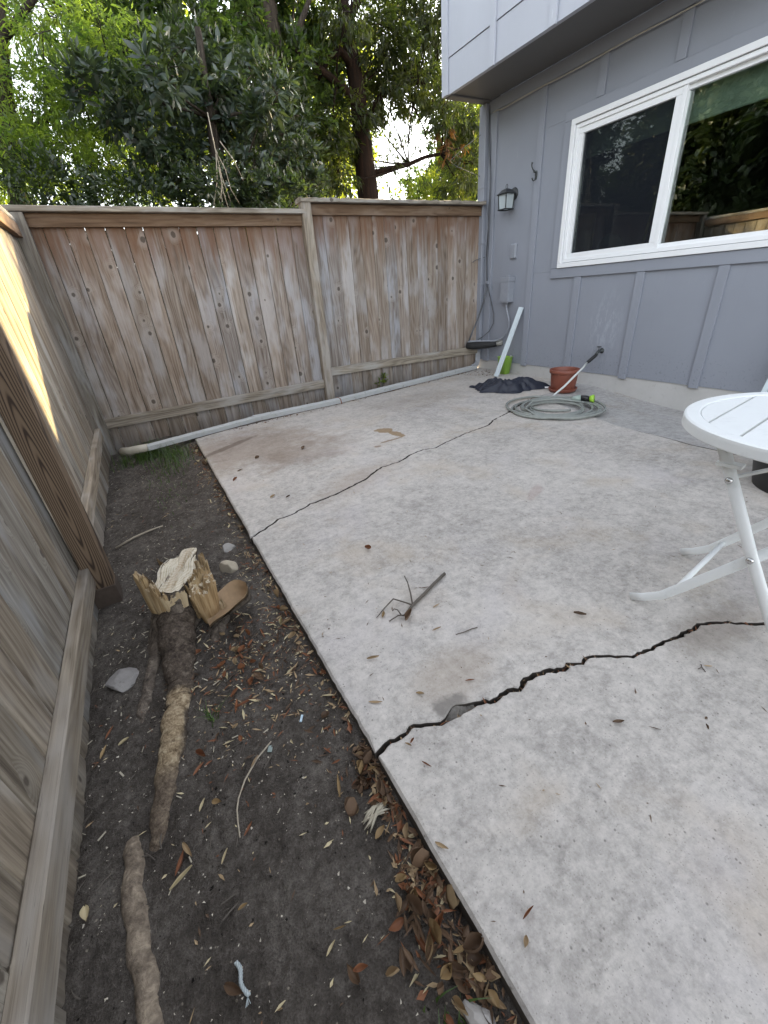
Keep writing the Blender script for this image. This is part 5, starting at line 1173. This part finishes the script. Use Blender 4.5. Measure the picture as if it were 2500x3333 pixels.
for i in range(260):
    x = max(-.46, min(.2, rng.gauss(-.2, .2))); y = U(.5, 3.2); a = U(0, 3.14); L_ = U(.012, .05); z = sz(x, y)+.002
    m.tube([(x-math.cos(a)*L_/2, y-math.sin(a)*L_/2, z), (x+U(-.003, .003), y, z+.003), (x+math.cos(a)*L_/2, y+math.sin(a)*L_/2, z+.001)], U(.0006, .0018), 4)
tag(m.build('twig_bits', M['twig'], keep=True, fix=False), kind='stuff')

m = MB()
for i in range(5200):
    x, y = U(-.46, .215), (U(-.1, 1.6) if rng.random() < .7 else U(1.4, 4.0)); z = sz(x, y); q = min(.006, abs(rng.gauss(0, .0018))+.0010)
    v = [Vector((x+dx*q*U(.6, 1.3), y+dy*q*U(.6, 1.3), z+q*dz*U(.6, 1.2))) for dx, dy, dz in ((1, 0, .4), (0, 1, .4), (-1, 0, .4), (0, -1, .4), (0, 0, 1.3))]
    m.add(v, [(0, 1, 4), (1, 2, 4), (2, 3, 4), (3, 0, 4)])
tag(m.build('soil_clods', M['soil'], keep=True, fix=False), kind='stuff')
# ------------------------------------------------------------ grass and weeds
def set_tint(me, vals):
    at = me.attributes.new('tint', 'FLOAT', 'POINT'); at.data.foreach_set('value', np.asarray(vals, dtype=np.float32))
def blades(name, n, fn, hmin, hmax, label=None):
    V = []; F = []; Tn = []
    for _ in range(n):
        x, y = fn(); z = sz(x, y) if x < .23 or y > 3.9 else 0; h = U(hmin, hmax); a = U(0, 6.28); b = U(.2, .9)*h; w = U(.0015, .003); t = rng.random()
        dx, dy = math.cos(a), math.sin(a); o = len(V)
        for i in range(4):
            f = i/3; ww = w*(1-f*.92); px, py, pz = x+dx*b*f*f, y+dy*b*f*f, z+h*(f-.25*f*f)
            V += [(px-dy*ww, py+dx*ww, pz), (px+dy*ww, py-dx*ww, pz)]; Tn += [t, t]
        F += [(o+2*i, o+2*i+1, o+2*i+3, o+2*i+2) for i in range(3)]
    me = bpy.data.meshes.new(name); me.from_pydata(V, [], F); set_tint(me, Tn); me.materials.append(M['grass']); return link(name, me)
tag(blades('grass_tuft', 620, lambda: (rng.gauss(-.17, .10), rng.gauss(3.98, .10)), .04, .16), kind='stuff')
tag(blades('grass_tuft', 420, lambda: (rng.gauss(.02, .07), rng.gauss(3.62, .17)), .03, .12), kind='stuff')
tag(blades('grass_tuft', 150, lambda: (rng.gauss(-.08, .07), rng.gauss(3.2, .3)), .01, .05), kind='stuff')
tag(blades('grass_sprig', 16, lambda: (rng.gauss(-.117, .008), rng.gauss(.985, .015)), .03, .075), 'little green grass sprig growing in the soil right of the long root', 'grass sprig')
tag(blades('grass_tuft', 12, lambda: (rng.gauss(.135, .02), rng.gauss(.17, .02)), .02, .05), kind='stuff')

# ------------------------------------------------------------ foliage
def leaf_cloud(name, P, D, L_, W_, mat, parent=None, kind='stuff', droop=.3, tintw=.35, tint=None, four=False, spread=.9):
    """one mesh of many leaf-sized blades: P base points, D rough growth directions"""
    n = len(P); P = np.asarray(P); D = np.asarray(D)
    a = D+NR.normal(0, spread, (n, 3))*.55; a[:, 2] -= droop*NR.random(n); a /= np.linalg.norm(a, axis=1)[:, None]+1e-9
    r = NR.normal(0, 1, (n, 3)); r[:, 2] = np.abs(r[:, 2])+.6
    b = np.cross(a, r); b /= np.linalg.norm(b, axis=1)[:, None]+1e-9; c = np.cross(b, a)
    s_ = (.6+.8*NR.random(n))[:, None]; L = L_*s_; W_ = W_*s_
    if four:
        pts = [P, P+a*L*.30+b*W_*.42-c*W_*.12, P+a*L*.66+b*W_*.44-c*W_*.10, P+a*L-c*L*.10, P+a*L*.66-b*W_*.44-c*W_*.10, P+a*L*.30-b*W_*.42-c*W_*.12, P+a*L*.48+c*W_*.06]
        fs = [(0, 1, 6), (1, 2, 6), (2, 3, 6), (3, 4, 6), (4, 5, 6), (5, 0, 6)]
    else:
        pts = [P, P+a*L*.45+b*W_*.5+c*W_*.12, P+a*L, P+a*L*.45-b*W_*.5+c*W_*.12]; fs = [(0, 1, 2), (0, 2, 3)]
    k = len(pts); V = np.stack(pts, 1).reshape(-1, 3); F = (np.arange(n)[:, None, None]*k+np.array(fs)[None]).reshape(-1, 3)
    me = bpy.data.meshes.new(name); me.vertices.add(len(V)); me.vertices.foreach_set('co', V.astype(np.float32).ravel())
    me.loops.add(F.size); me.loops.foreach_set('vertex_index', F.astype(np.int32).ravel()); me.polygons.add(len(F))
    me.polygons.foreach_set('loop_start', np.arange(0, F.size, 3, dtype=np.int32)); me.update(calc_edges=True)
    t = NR.random(n) if tint is None else np.clip(np.asarray(tint)+tintw*(NR.random(n)-.5), 0, 1)
    set_tint(me, np.repeat(t, k)); me.materials.append(mat)
    o = link(name, me, (0, 0, 0), parent); return tag(o, kind=kind) if kind else o
def clumps(blobs, nclump, per, sub, flat=.8, up=.3):
    """leaf positions: every blob holds twig clusters with gaps between them"""
    P = []; D = []; tn = []
    for (x, y, z, r) in blobs:
        for _ in range(nclump):
            d = NR.normal(0, 1, 3); d /= np.linalg.norm(d); q = np.array((x, y, z))+d*np.array((1, 1, flat))*r*(NR.random()**.45)*1.12
            t0 = NR.random(); dirv = d*.8+np.array((0, 0, up))+NR.normal(0, .3, 3); dirv /= np.linalg.norm(dirv)
            tw_ = NR.random((per, 1))*sub*2.2
            pp = q+dirv*tw_+NR.normal(0, sub*.5, (per, 3)); P.append(pp); D.append(np.repeat(dirv[None], per, 0)); tn.append(np.full(per, t0))
    return np.concatenate(P), np.concatenate(D), np.concatenate(tn)
def branches(parent, name, segs, mat, n=8, jit=.06):
    for pts, rs in segs: MB().tube(pts, rs, n, jit=jit).build(name, M[mat], parent, True)
def twigs(parent, root_pts, blobs, r0, mat):
    m = MB()
    for (x, y, z, r) in blobs:
        a = min(root_pts, key=lambda p: (p[0]-x)**2+(p[1]-y)**2+(p[2]-z+.5)**2*1.4); A = Vector(a); B = Vector((x, y, z)); mid = A.lerp(B, .5)+Vector((U(-.1, .1), U(-.1, .1), -.12*(B-A).length))
        m.tube([A, A.lerp(mid, .6)+Vector((0, 0, .03)), mid.lerp(B, .3), B], [r0, r0*.75, r0*.5, r0*.2], 5)
        for _ in range(4):
            d = Vector((U(-1, 1), U(-1, 1), U(-.6, 1))).normalized()*r; m.tube([B-d*.3, B+d*.4+Vector((0, 0, .03)), B+d], [r0*.25, r0*.18, r0*.08], 4)
    tag(m.build('twigs', M[mat], parent, True), kind='stuff')
FRONT=[(0.35,5.76,2.81,0.21),(0.52,5.91,2.73,0.22),(0.82,6.19,2.98,0.18),(0.98,5.51,2.91,0.24),(0.73,5.79,2.56,0.19),(1.14,6.60,2.93,0.21),(1.41,6.42,3.03,0.21),(1.20,6.20,2.62,0.18),(1.51,6.20,2.82,0.24),(1.53,6.08,3.08,0.23),(1.77,6.24,3.01,0.18),(1.80,6.33,2.74,0.22),(1.93,5.83,2.77,0.17),(1.59,6.45,2.53,0.21),(1.24,6.29,2.37,0.24),(0.97,6.29,2.47,0.24),(0.65,5.93,2.27,0.23),(1.82,5.99,2.41,0.24),(2.37,6.47,2.78,0.18),(2.08,5.65,2.93,0.19),(2.61,6.56,3.03,0.20),(1.94,6.19,2.19,0.19),(1.53,6.06,2.16,0.20),(0.96,5.89,2.12,0.22),(2.45,6.14,2.50,0.24),(2.57,6.25,2.28,0.24),(2.32,6.44,2.38,0.25),(1.65,6.24,3.32,0.18),(1.39,6.45,3.43,0.25),(2.12,6.50,3.35,0.22),]
TALL=[(0.87, 8.48, 4.4, 0.33), (1.18, 8.7, 4.35, 0.37), (1.4, 7.71, 4.23, 0.31), (1.77, 8.74, 4.47, 0.42), (1.82, 7.36, 4.1, 0.4), (2.14, 7.94, 4.13, 0.32), (2.4, 7.73, 4.35, 0.39), (2.95, 8.77, 4.56, 0.31), (3.04, 8.31, 4.69, 0.31), (3.58, 8.49, 4.78, 0.34), (3.76, 8.79, 4.6, 0.42), (3.57, 8.11, 4.03, 0.42), (3.08, 7.76, 3.9, 0.31), (2.84, 8.28, 3.81, 0.3), (2.31, 7.56, 3.78, 0.35), (2.15, 8.3, 3.92, 0.32), (1.62, 7.28, 3.67, 0.4), (1.12, 7.76, 3.78, 0.42), (0.93, 8.81, 4.06, 0.35), (2.86, 8.03, 3.31, 0.36), (3.25, 8.36, 3.2, 0.37), (2.67, 8.21, 3.05, 0.37), (3.17, 8.89, 2.99, 0.36), (3.35, 7.98, 3.33, 0.39), (2.48, 7.63, 2.47, 0.34), (3.49, 8.96, 2.74, 0.36), (1.5, 8.19, 3.72, 0.3), (1.81, 7.95, 3.49, 0.37), (2.13, 7.24, 3.33, 0.37), (3.77, 8.34, 3.8, 0.31)]
BARKY=[(4.06, 8.4, 4.8, 0.31), (4.22, 8.49, 4.55, 0.3), (3.94, 8.53, 4.39, 0.33), (3.93, 7.44, 4.47, 0.27), (4.88, 8.48, 5.05, 0.36), (4.74, 7.8, 4.57, 0.31), (5.51, 8.35, 5.05, 0.29), (5.68, 7.98, 4.79, 0.29), (5.99, 7.99, 5.01, 0.32), (5.06, 7.88, 4.43, 0.3), (6.0, 8.64, 4.73, 0.26), (6.16, 8.31, 4.52, 0.33), (4.72, 7.9, 4.29, 0.28), (5.49, 8.69, 4.46, 0.28), (5.27, 7.7, 4.0, 0.3), (4.88, 8.52, 4.26, 0.27), (4.75, 7.92, 3.87, 0.29), (5.63, 8.73, 4.16, 0.3), (4.93, 8.77, 3.98, 0.28), (4.16, 7.94, 3.53, 0.33), (4.34, 8.82, 3.99, 0.31), (3.67, 7.76, 3.3, 0.27), (4.16, 8.25, 3.26, 0.28), (3.94, 8.69, 3.23, 0.34), (3.67, 7.69, 2.75, 0.29), (3.77, 8.69, 2.88, 0.32), (6.22, 8.69, 4.2, 0.29), (5.7, 7.61, 3.67, 0.29), (6.71, 8.67, 3.74, 0.29), (6.37, 7.95, 3.74, 0.3), (6.69, 8.07, 3.45, 0.3), (6.95, 8.87, 3.42, 0.28), (6.22, 7.41, 2.91, 0.35), (6.5, 8.09, 2.79, 0.36), (7.23, 8.46, 3.9, 0.31)]
FEATHER=[(-0.12, 7.84, 4.09, 0.23), (0.14, 8.02, 4.22, 0.32), (0.35, 8.06, 4.17, 0.35), (0.61, 8.01, 4.26, 0.3), (0.62, 6.32, 3.45, 0.32), (0.49, 7.09, 3.4, 0.35), (0.26, 7.46, 3.43, 0.27), (-0.01, 6.78, 3.11, 0.34), (0.51, 7.21, 3.21, 0.33), (0.24, 6.97, 3.02, 0.25), (0.0, 7.32, 3.02, 0.33), (-0.2, 6.63, 2.86, 0.33), (-0.57, 7.86, 3.04, 0.22), (-0.34, 7.49, 2.88, 0.34), (-0.13, 6.39, 2.54, 0.26), (0.07, 6.81, 2.68, 0.29), (0.32, 7.1, 2.85, 0.29), (0.62, 7.78, 3.1, 0.22), (-0.5, 6.4, 2.45, 0.24), (-0.33, 6.54, 2.42, 0.23), (-0.16, 8.15, 2.71, 0.34), (0.14, 6.46, 2.39, 0.29), (0.38, 6.9, 2.52, 0.26), (0.52, 6.97, 2.37, 0.31), (-0.38, 7.41, 3.33, 0.27), (0.11, 6.54, 3.44, 0.3), (0.89, 7.66, 4.19, 0.27), (0.77, 6.45, 3.34, 0.24), (0.21, 7.01, 2.31, 0.3), (-0.72, 7.79, 2.56, 0.27)]
HEDGE=[(-0.61,5.77,2.02,0.21),(-0.46,5.70,2.05,0.24),(-0.34,5.82,2.07,0.22),(-0.19,5.72,2.08,0.24),(-0.05,5.65,2.09,0.21),(0.06,5.96,2.05,0.21),(0.21,5.87,2.04,0.20),(0.35,5.47,2.02,0.25),(0.53,5.93,2.08,0.24),(0.69,5.84,2.07,0.23),(0.86,5.75,2.13,0.18),(1.05,5.86,2.15,0.18),(1.14,5.46,2.08,0.25),(1.30,5.41,2.06,0.25),(1.61,5.91,2.17,0.23),(1.80,5.97,2.09,0.23),(1.82,5.42,1.99,0.24),(2.17,5.83,2.12,0.19),(2.43,5.96,2.11,0.18),]
LIGHT=[(7.85, 10.5, 3.25, 0.4), (8.63, 10.5, 3.2, 0.4), (7.47, 10.5, 2.99, 0.35), (9.28, 10.8, 3.6, 0.4), (8.15, 10.4, 3.48, 0.35), (6.94, 10.4, 2.96, 0.3)]
BACK=[(1.89, 17.14, 5.47, 0.7), (2.71, 14.98, 5.6, 0.74), (3.39, 15.5, 6.71, 0.99), (2.4, 13.8, 4.08, 0.88), (5.47, 13.75, 3.64, 0.64), (7.34, 14.34, 6.41, 0.68), (5.14, 14.16, 5.73, 0.88), (13.52, 16.53, 7.26, 0.77), (-1.5, 14.91, 4.93, 0.67), (2.63, 16.87, 6.3, 0.66), (14.06, 16.0, 6.3, 0.79), (7.38, 15.0, 4.08, 0.89), (11.74, 14.15, 5.69, 0.69), (8.81, 17.79, 5.53, 0.94), (1.02, 14.29, 5.75, 0.67), (8.27, 17.5, 4.57, 0.7), (2.22, 16.38, 5.23, 0.6), (1.96, 15.43, 5.45, 0.68), (4.95, 14.95, 3.62, 0.82), (2.31, 16.79, 4.62, 0.72), (7.6, 17.03, 5.39, 0.71), (6.3, 13.91, 4.9, 0.86), (7.26, 17.45, 7.44, 0.86), (-0.97, 13.71, 3.4, 0.73), (7.9, 15.77, 5.34, 0.86), (3.34, 13.88, 5.49, 0.63), (7.7, 15.72, 4.66, 0.9), (2.36, 14.92, 5.86, 0.95), (2.25, 15.02, 5.68, 0.82), (1.34, 13.56, 5.78, 0.91), (7.28, 13.95, 6.28, 0.77), (5.0, 14.25, 6.1, 0.91), (-2.14, 17.46, 4.5, 0.98), (2.55, 15.92, 5.23, 0.85), (12.45, 14.5, 4.89, 0.94), (4.13, 16.63, 5.33, 0.6), (3.91, 15.65, 6.47, 0.61), (3.98, 15.22, 4.81, 0.83), (6.11, 14.8, 6.88, 0.69), (5.8, 16.58, 4.03, 0.9), (1.93, 17.66, 4.66, 0.94)]
# front evergreen with whorls of broad leaves: 280 leaf clusters one can pick out, the rest joined
FT = thing('broadleaf_tree', 'grey green broad leaved evergreen hanging over the lower back fence', 'tree', (1.35, 6.2, -.3))
branches(FT, 'trunk', [([(1.35, 6.2, -.3), (1.33, 6.2, 1.0), (1.38, 6.15, 2.0), (1.45, 6.1, 2.8), (1.5, 6.1, 3.5)], [.09, .08, .07, .05, .03])], 'bark_dark', 10)
twigs(FT, [(1.33, 6.2, 1.3), (1.38, 6.15, 2.0), (1.45, 6.1, 2.8), (1.36, 6.15, 1.7)], FRONT, .022, 'bark_dark')
def whorl_mesh(seed):
    n = 10; a = NR.random(n)*6.28; el = NR.uniform(-.25, .9, n); D = np.stack([np.cos(a)*np.cos(el), np.sin(a)*np.cos(el), np.sin(el)], 1)
    o = leaf_cloud('leaf_cluster', D*.012-np.array((0, 0, 1))*NR.random((n, 1))*.03, D, .105, .036, M['leaf_front'], None, None, .25, four=True, spread=.35, tint=np.full(n, (seed % 6)/5.0), tintw=.5)
    me = o.data; bpy.data.objects.remove(o); return me
WM = [whorl_mesh(i) for i in range(12)]
cnt = 0; extraP = []; extraD = []
for (x, y, z, r) in FRONT:
    for j in range(20):
        d = NR.normal(0, 1, 3); d[1] -= .35; d /= np.linalg.norm(d); q = np.array((x, y, z))+d*r*(.55+.55*NR.random())
        if j < 10 and cnt < 285:
            o = link('leaf_cluster', WM[rng.randrange(12)], q, FT); nv = Vector(d+np.array((0, -.2, .5))).normalized()
            o.rotation_euler = (nv.to_track_quat('Z', 'Y') @ Matrix.Rotation(U(0, 6.28), 3, 'Z').to_quaternion()).to_euler(); s_ = U(.7, 1.25); o.scale = (s_,)*3; cnt += 1
        else:
            for k in range(9):
                a = U(0, 6.28); e = U(-.3, .9); dd = np.array((math.cos(a)*math.cos(e), math.sin(a)*math.cos(e), math.sin(e)))
                extraP.append(q+dd*.012); extraD.append(dd+d*.3)
leaf_cloud('foliage', extraP, extraD, .100, .034, M['leaf_front'], FT, droop=.25, four=True, spread=.4)
P_, D_, t_ = clumps(FRONT, 14, 16, .05); leaf_cloud('inner_foliage', P_, D_, .07, .026, M['leaf_hedge'], FT, tint=t_)
dead = thing('dead_twigs', 'bleached dead twigs hanging from the broad leaved tree above the fence', 'twigs', (1.25, 5.3, 2.1))
for pts in ([(1.25, 5.35, 2.62), (1.24, 5.3, 2.34), (1.25, 5.3, 2.14), (1.30, 5.3, 1.86)], [(1.24, 5.3, 2.30), (1.20, 5.3, 2.1), (1.11, 5.3, 1.88)], [(1.24, 5.3, 2.34), (1.30, 5.3, 2.18), (1.31, 5.28, 2.02), (1.37, 5.28, 1.9)], [(1.24, 5.3, 2.2), (1.23, 5.28, 2.0), (1.25, 5.28, 1.84)], [(1.30, 5.3, 2.40), (1.40, 5.3, 2.26), (1.46, 5.3, 2.10)], [(1.25, 5.3, 2.14), (1.21, 5.3, 1.98), (1.20, 5.3, 1.86)]):
    MB().tube(pts, [.0055, .0045, .0035, .002][:len(pts)], 6).build('twig', M['drytwig'], dead, True)

TT = thing('tall_tree', 'tall dark leafy tree with a thick dark trunk behind the broad leaved evergreen', 'tree', (2.62, 8.0, -.3))
branches(TT, 'trunk', [([(2.62, 8, -.3), (2.70, 8, 1.5), (2.75, 8, 2.5), (2.82, 8, 3.3), (2.95, 8, 4.3), (3.05, 8.1, 5.0), (3.1, 8.2, 5.7)], [.24, .20, .185, .18, .165, .10, .03])], 'bark_dark', 14)
branches(TT, 'limb', [([(2.80, 8, 3.1), (2.4, 7.9, 3.7), (1.9, 7.9, 4.2), (1.2, 7.9, 4.7)], [.08, .07, .05, .02]), ([(2.9, 8, 3.9), (3.3, 7.9, 4.3), (3.7, 7.9, 4.9)], [.07, .05, .02]), ([(2.95, 8, 4.3), (2.6, 8.2, 5.0), (2.2, 8.3, 5.8)], [.08, .06, .02])], 'bark_dark')
TALL += [(2.2, 8.2, 5.2, .45), (3.6, 8.2, 5.1, .45), (1.5, 8.0, 5.0, .4), (3.1, 8.3, 5.3, .45)]
twigs(TT, [(2.75, 8, 2.5), (2.82, 8, 3.3), (2.4, 7.9, 3.7), (1.9, 7.9, 4.2), (2.95, 8, 4.3), (3.3, 7.9, 4.3), (1.2, 7.9, 4.7), (2.6, 8.2, 5.0)], TALL, .028, 'bark_dark')
P_, D_, t_ = clumps(TALL, 42, 26, .075); leaf_cloud('foliage', P_, D_, .105, .036, M['leaf_tall'], TT, droop=.7, tint=t_, tintw=.4)

BT = thing('red_barked_tree', 'red brown barked tree with arching limbs and gaps of sky near the house', 'tree', (4.36, 8.0, -.3))
branches(BT, 'trunk', [([(4.38, 8, -.3), (4.37, 8, 1.5), (4.36, 8, 2.5), (4.33, 8, 3.2), (4.30, 8, 3.9), (4.20, 8, 4.6), (4.16, 8.1, 5.3), (4.2, 8.2, 5.9)], [.22, .19, .185, .15, .13, .105, .07, .03])], 'bark_red', 14)
branches(BT, 'limb', [([(4.31, 8, 3.72), (4.1, 7.95, 3.82), (3.9, 7.9, 3.90), (3.6, 7.8, 3.98), (3.2, 7.7, 4.1)], [.085, .07, .06, .045, .02]), ([(4.29, 8, 3.98), (4.18, 7.95, 4.18), (4.02, 7.9, 4.26), (3.82, 7.9, 4.18), (3.6, 7.9, 3.9)], [.07, .06, .05, .045, .02]),
    ([(4.42, 8, 2.82), (4.75, 8, 2.88), (5.23, 8, 2.98), (5.6, 8, 3.1), (5.95, 8, 3.16), (6.5, 8, 3.3)], [.05, .038, .034, .03, .025, .01]), ([(4.33, 8.05, 3.4), (4.8, 8.1, 3.9), (5.4, 8.1, 4.15), (5.73, 8.1, 4.13), (6.0, 8.1, 4.05), (6.2, 8.1, 3.8)], [.06, .045, .04, .035, .03, .012]),
    ([(5.4, 8.1, 4.12), (5.35, 8.0, 3.8), (5.58, 8.0, 3.5), (5.7, 8, 3.2)], [.02, .016, .012, .006]), ([(5.9, 8.1, 4.1), (5.75, 8.0, 3.75), (5.5, 8, 3.45)], [.02, .014, .006]), ([(4.2, 8, 4.6), (4.6, 8, 5.1), (5.2, 8, 5.6)], [.07, .05, .02])], 'bark_red')
BARKY += [(4.6, 8.2, 5.4, .45), (5.2, 8.2, 5.2, .45), (5.8, 8.3, 5.2, .4), (4.2, 8.2, 5.7, .45), (6.3, 8.2, 5.0, .4)]
twigs(BT, [(4.30, 8, 3.9), (4.2, 8, 4.6), (3.9, 7.9, 3.9), (5.23, 8, 2.98), (5.95, 8, 3.16), (5.4, 8.1, 4.15), (6.0, 8.1, 4.05), (5.2, 8, 5.6), (4.02, 7.9, 4.26)], BARKY, .02, 'bark_red')
P_, D_, t_ = clumps(BARKY, 42, 22, .07, up=-.25); leaf_cloud('foliage', P_, D_, .095, .026, M['leaf_barky'], BT, droop=1.0, tint=t_, tintw=.4)
P_, D_, t_ = clumps([(5.0, 8.2, 3.55, .4), (5.35, 8.3, 3.25, .35), (5.6, 8.2, 3.6, .35), (4.85, 8.2, 3.05, .3), (5.3, 8.2, 2.75, .35)], 15, 14, .08, up=-.5); leaf_cloud('foliage', P_, D_, .085, .024, M['leaf_barky'], BT, droop=1.1, tint=t_)
P_, D_, t_ = clumps([(5.75, 7.7, 3.35, .20), (5.9, 7.7, 3.05, .2), (6.3, 7.9, 3.2, .2)], 6, 14, .05, up=-.9); leaf_cloud('brown_foliage', P_, D_, .11, .02, M['leaf_brown'], BT, droop=1.4, tint=t_)

LT = thing('feathery_tree', 'fine leaved fresh green tree at the left lit from behind', 'tree', (-.9, 7.4, -.3))
branches(LT, 'trunk', [([(-.9, 7.4, -.3), (-.8, 7.4, 1.6), (-.6, 7.3, 2.6), (-.3, 7.3, 3.6), (.1, 7.3, 4.8)], [.13, .11, .09, .07, .03])], 'bark_dark', 10)
branches(LT, 'limb', [([(-.6, 7.3, 2.6), (-.1, 7.2, 3.0), (.5, 7.2, 3.3), (.95, 7.2, 3.5)], [.05, .04, .03, .01]), ([(-.3, 7.3, 3.6), (.2, 7.2, 4.0), (.7, 7.2, 4.3)], [.045, .03, .01])], 'bark_dark')
FEATHER += [(-.6, 7.3, 4.7, .5), (0.0, 7.4, 5.0, .5), (.5, 7.3, 5.0, .4), (-1.3, 7.3, 3.6, .5), (-1.4, 7.3, 4.4, .5), (-1.0, 7.3, 2.9, .5)]
twigs(LT, [(-.6, 7.3, 2.6), (-.1, 7.2, 3.0), (.5, 7.2, 3.3), (-.3, 7.3, 3.6), (.2, 7.2, 4.0), (.1, 7.3, 4.8), (-.75, 7.4, 1.9)], FEATHER, .018, 'bark_dark')
P_, D_, t_ = clumps(FEATHER, 34, 32, .065, up=0); leaf_cloud('foliage', P_, D_, .060, .017, M['leaf_feather'], LT, droop=.6, tint=t_, tintw=.4)

for i, lo in enumerate(range(0, len(HEDGE), 5)):
    bl = HEDGE[lo:lo+5]; cx_ = sum(b[0] for b in bl)/len(bl)
    hb_ = thing('shrub', ['dark green shrub behind the fence at the left end', 'dark green shrub behind the fence right of the leftmost shrub', 'dark green shrub behind the fence under the broad leaved tree', 'dark green shrub behind the fence left of the middle post'][i], 'shrub', (cx_, 5.7, -.3))
    MB().tube([(cx_, 5.7, -.3), (cx_+.05, 5.7, .8), (cx_, 5.7, 1.8)], [.04, .03, .015], 7).build('stem', M['bark_dark'], hb_, True)
    full = bl+[(b[0]+q*.22, 5.0+U(-.06, .1), zq, .24) for b in bl for q in (-1, 0, 1) for zq in (.2, .6, 1.0, 1.38)]+[(b[0]+U(-.1, .1), b[1]+U(0, .3), b[2]-.4, .28) for b in bl]+[(b[0], b[1]+.2, b[2]-.9, .3) for b in bl]
    P_, D_, t_ = clumps(full, 17, 18, .055); leaf_cloud('foliage', P_, D_, .055, .024, M['leaf_hedge'], hb_, tint=t_, tintw=.4)
for i, (x, y, hgt, lb) in enumerate(((9.6, 9.8, 7.2, 'added sun-blocking tree behind the house, nearest the house end'), (9.8, 12.6, 6.6, 'added sun-blocking tree behind the house, middle one of the far row'), (11.0, 15.0, 6.6, 'added sun-blocking tree behind the house, farthest of the far row'))):
    nt = thing('tall_tree', lb, 'tree', (x, y, -.3))  # mostly hidden row, added to keep low sun off the back trees
    MB().tube([(x, y, -.3), (x+.1, y, 2.0), (x, y+.1, 4.5), (x+.1, y, hgt-1)], [.2, .16, .12, .04], 10).build('trunk', M['bark_dark'], nt, True)
    bl = []
    for k in range((40, 20, 16)[i]):
        d = NR.normal(0, 1, 3); d /= np.linalg.norm(d); bl.append((x+d[0]*1.25*NR.random()**.4, y+d[1]*1.35*NR.random()**.4, hgt*.56+d[2]*hgt*.42*NR.random()**.4, .5))
    P_, D_, t_ = clumps(bl, 14, 14, .12); leaf_cloud('foliage', P_, D_, .15, .07, M['leaf_tall'], nt, tint=t_)
LSH = thing('sunlit_shrub', 'bright green sunlit shrub beyond the taller fence panel beside the house', 'shrub', (7.4, 10.5, -.3))
MB().tube([(7.4, 10.5, -.3), (7.4, 10.5, 1.2), (7.5, 10.5, 2.8)], [.07, .05, .02], 8).build('stem', M['bark_dark'], LSH, True)
P_, D_, t_ = clumps(LIGHT+[(x, y, z-.7, r) for x, y, z, r in LIGHT], 40, 26, .08); leaf_cloud('foliage', P_, D_, .09, .035, M['leaf_back'], LSH, tint=t_)
P_, D_, t_ = clumps(BACK, 46, 20, .14); leaf_cloud('far_trees', P_, D_, .17, .075, M['leaf_back'], None, tint=t_, tintw=.4)
for i, (x, y, lb) in enumerate(((-4.6, 5.2, 'dark tree beyond the left fence, mirrored in the right window pane'), (-5.6, 8.0, 'broad dark tree beyond the left fence, mirrored left in the window'), (-4.2, 2.2, 'dark tree beyond the near left fence, mirrored at the right of the window'))):
    nt = thing('neighbour_tree', lb, 'tree', (x, y, -.3))
    MB().tube([(x, y, -.3), (x+.1, y, 1.5), (x, y+.1, 3.0), (x+.1, y, 5.0)], [.16, .13, .10, .04], 10).build('trunk', M['bark_dark'], nt, True)
    bl = []
    for k in range(80):
        d = NR.normal(0, 1, 3); d /= np.linalg.norm(d); bl.append((x+d[0]*1.5*NR.random()**.4, y+d[1]*1.5*NR.random()**.4, 3.3+d[2]*2.3*NR.random()**.4, .5))
    P_, D_, t_ = clumps(bl, 20, 16, .13); leaf_cloud('foliage', P_, D_, .19, .10, M['leaf_hedge'], nt, tint=t_)
wd = thing('weed', 'small green weed growing against the foot of the taller fence panel', 'weed', (2.42, 4.44, -.02))
P_, D_, t_ = clumps([(2.42, 4.44, .06, .05), (2.44, 4.44, .11, .03)], 9, 6, .012, up=.5); leaf_cloud('leaves', P_, D_, .035, .014, M['leaf_feather'], wd, tint=t_)
MB().tube([(2.42, 4.445, -.03), (2.43, 4.443, .05), (2.44, 4.44, .12)], [.003, .0025, .0015], 5).build('stem', M['grass'], wd)
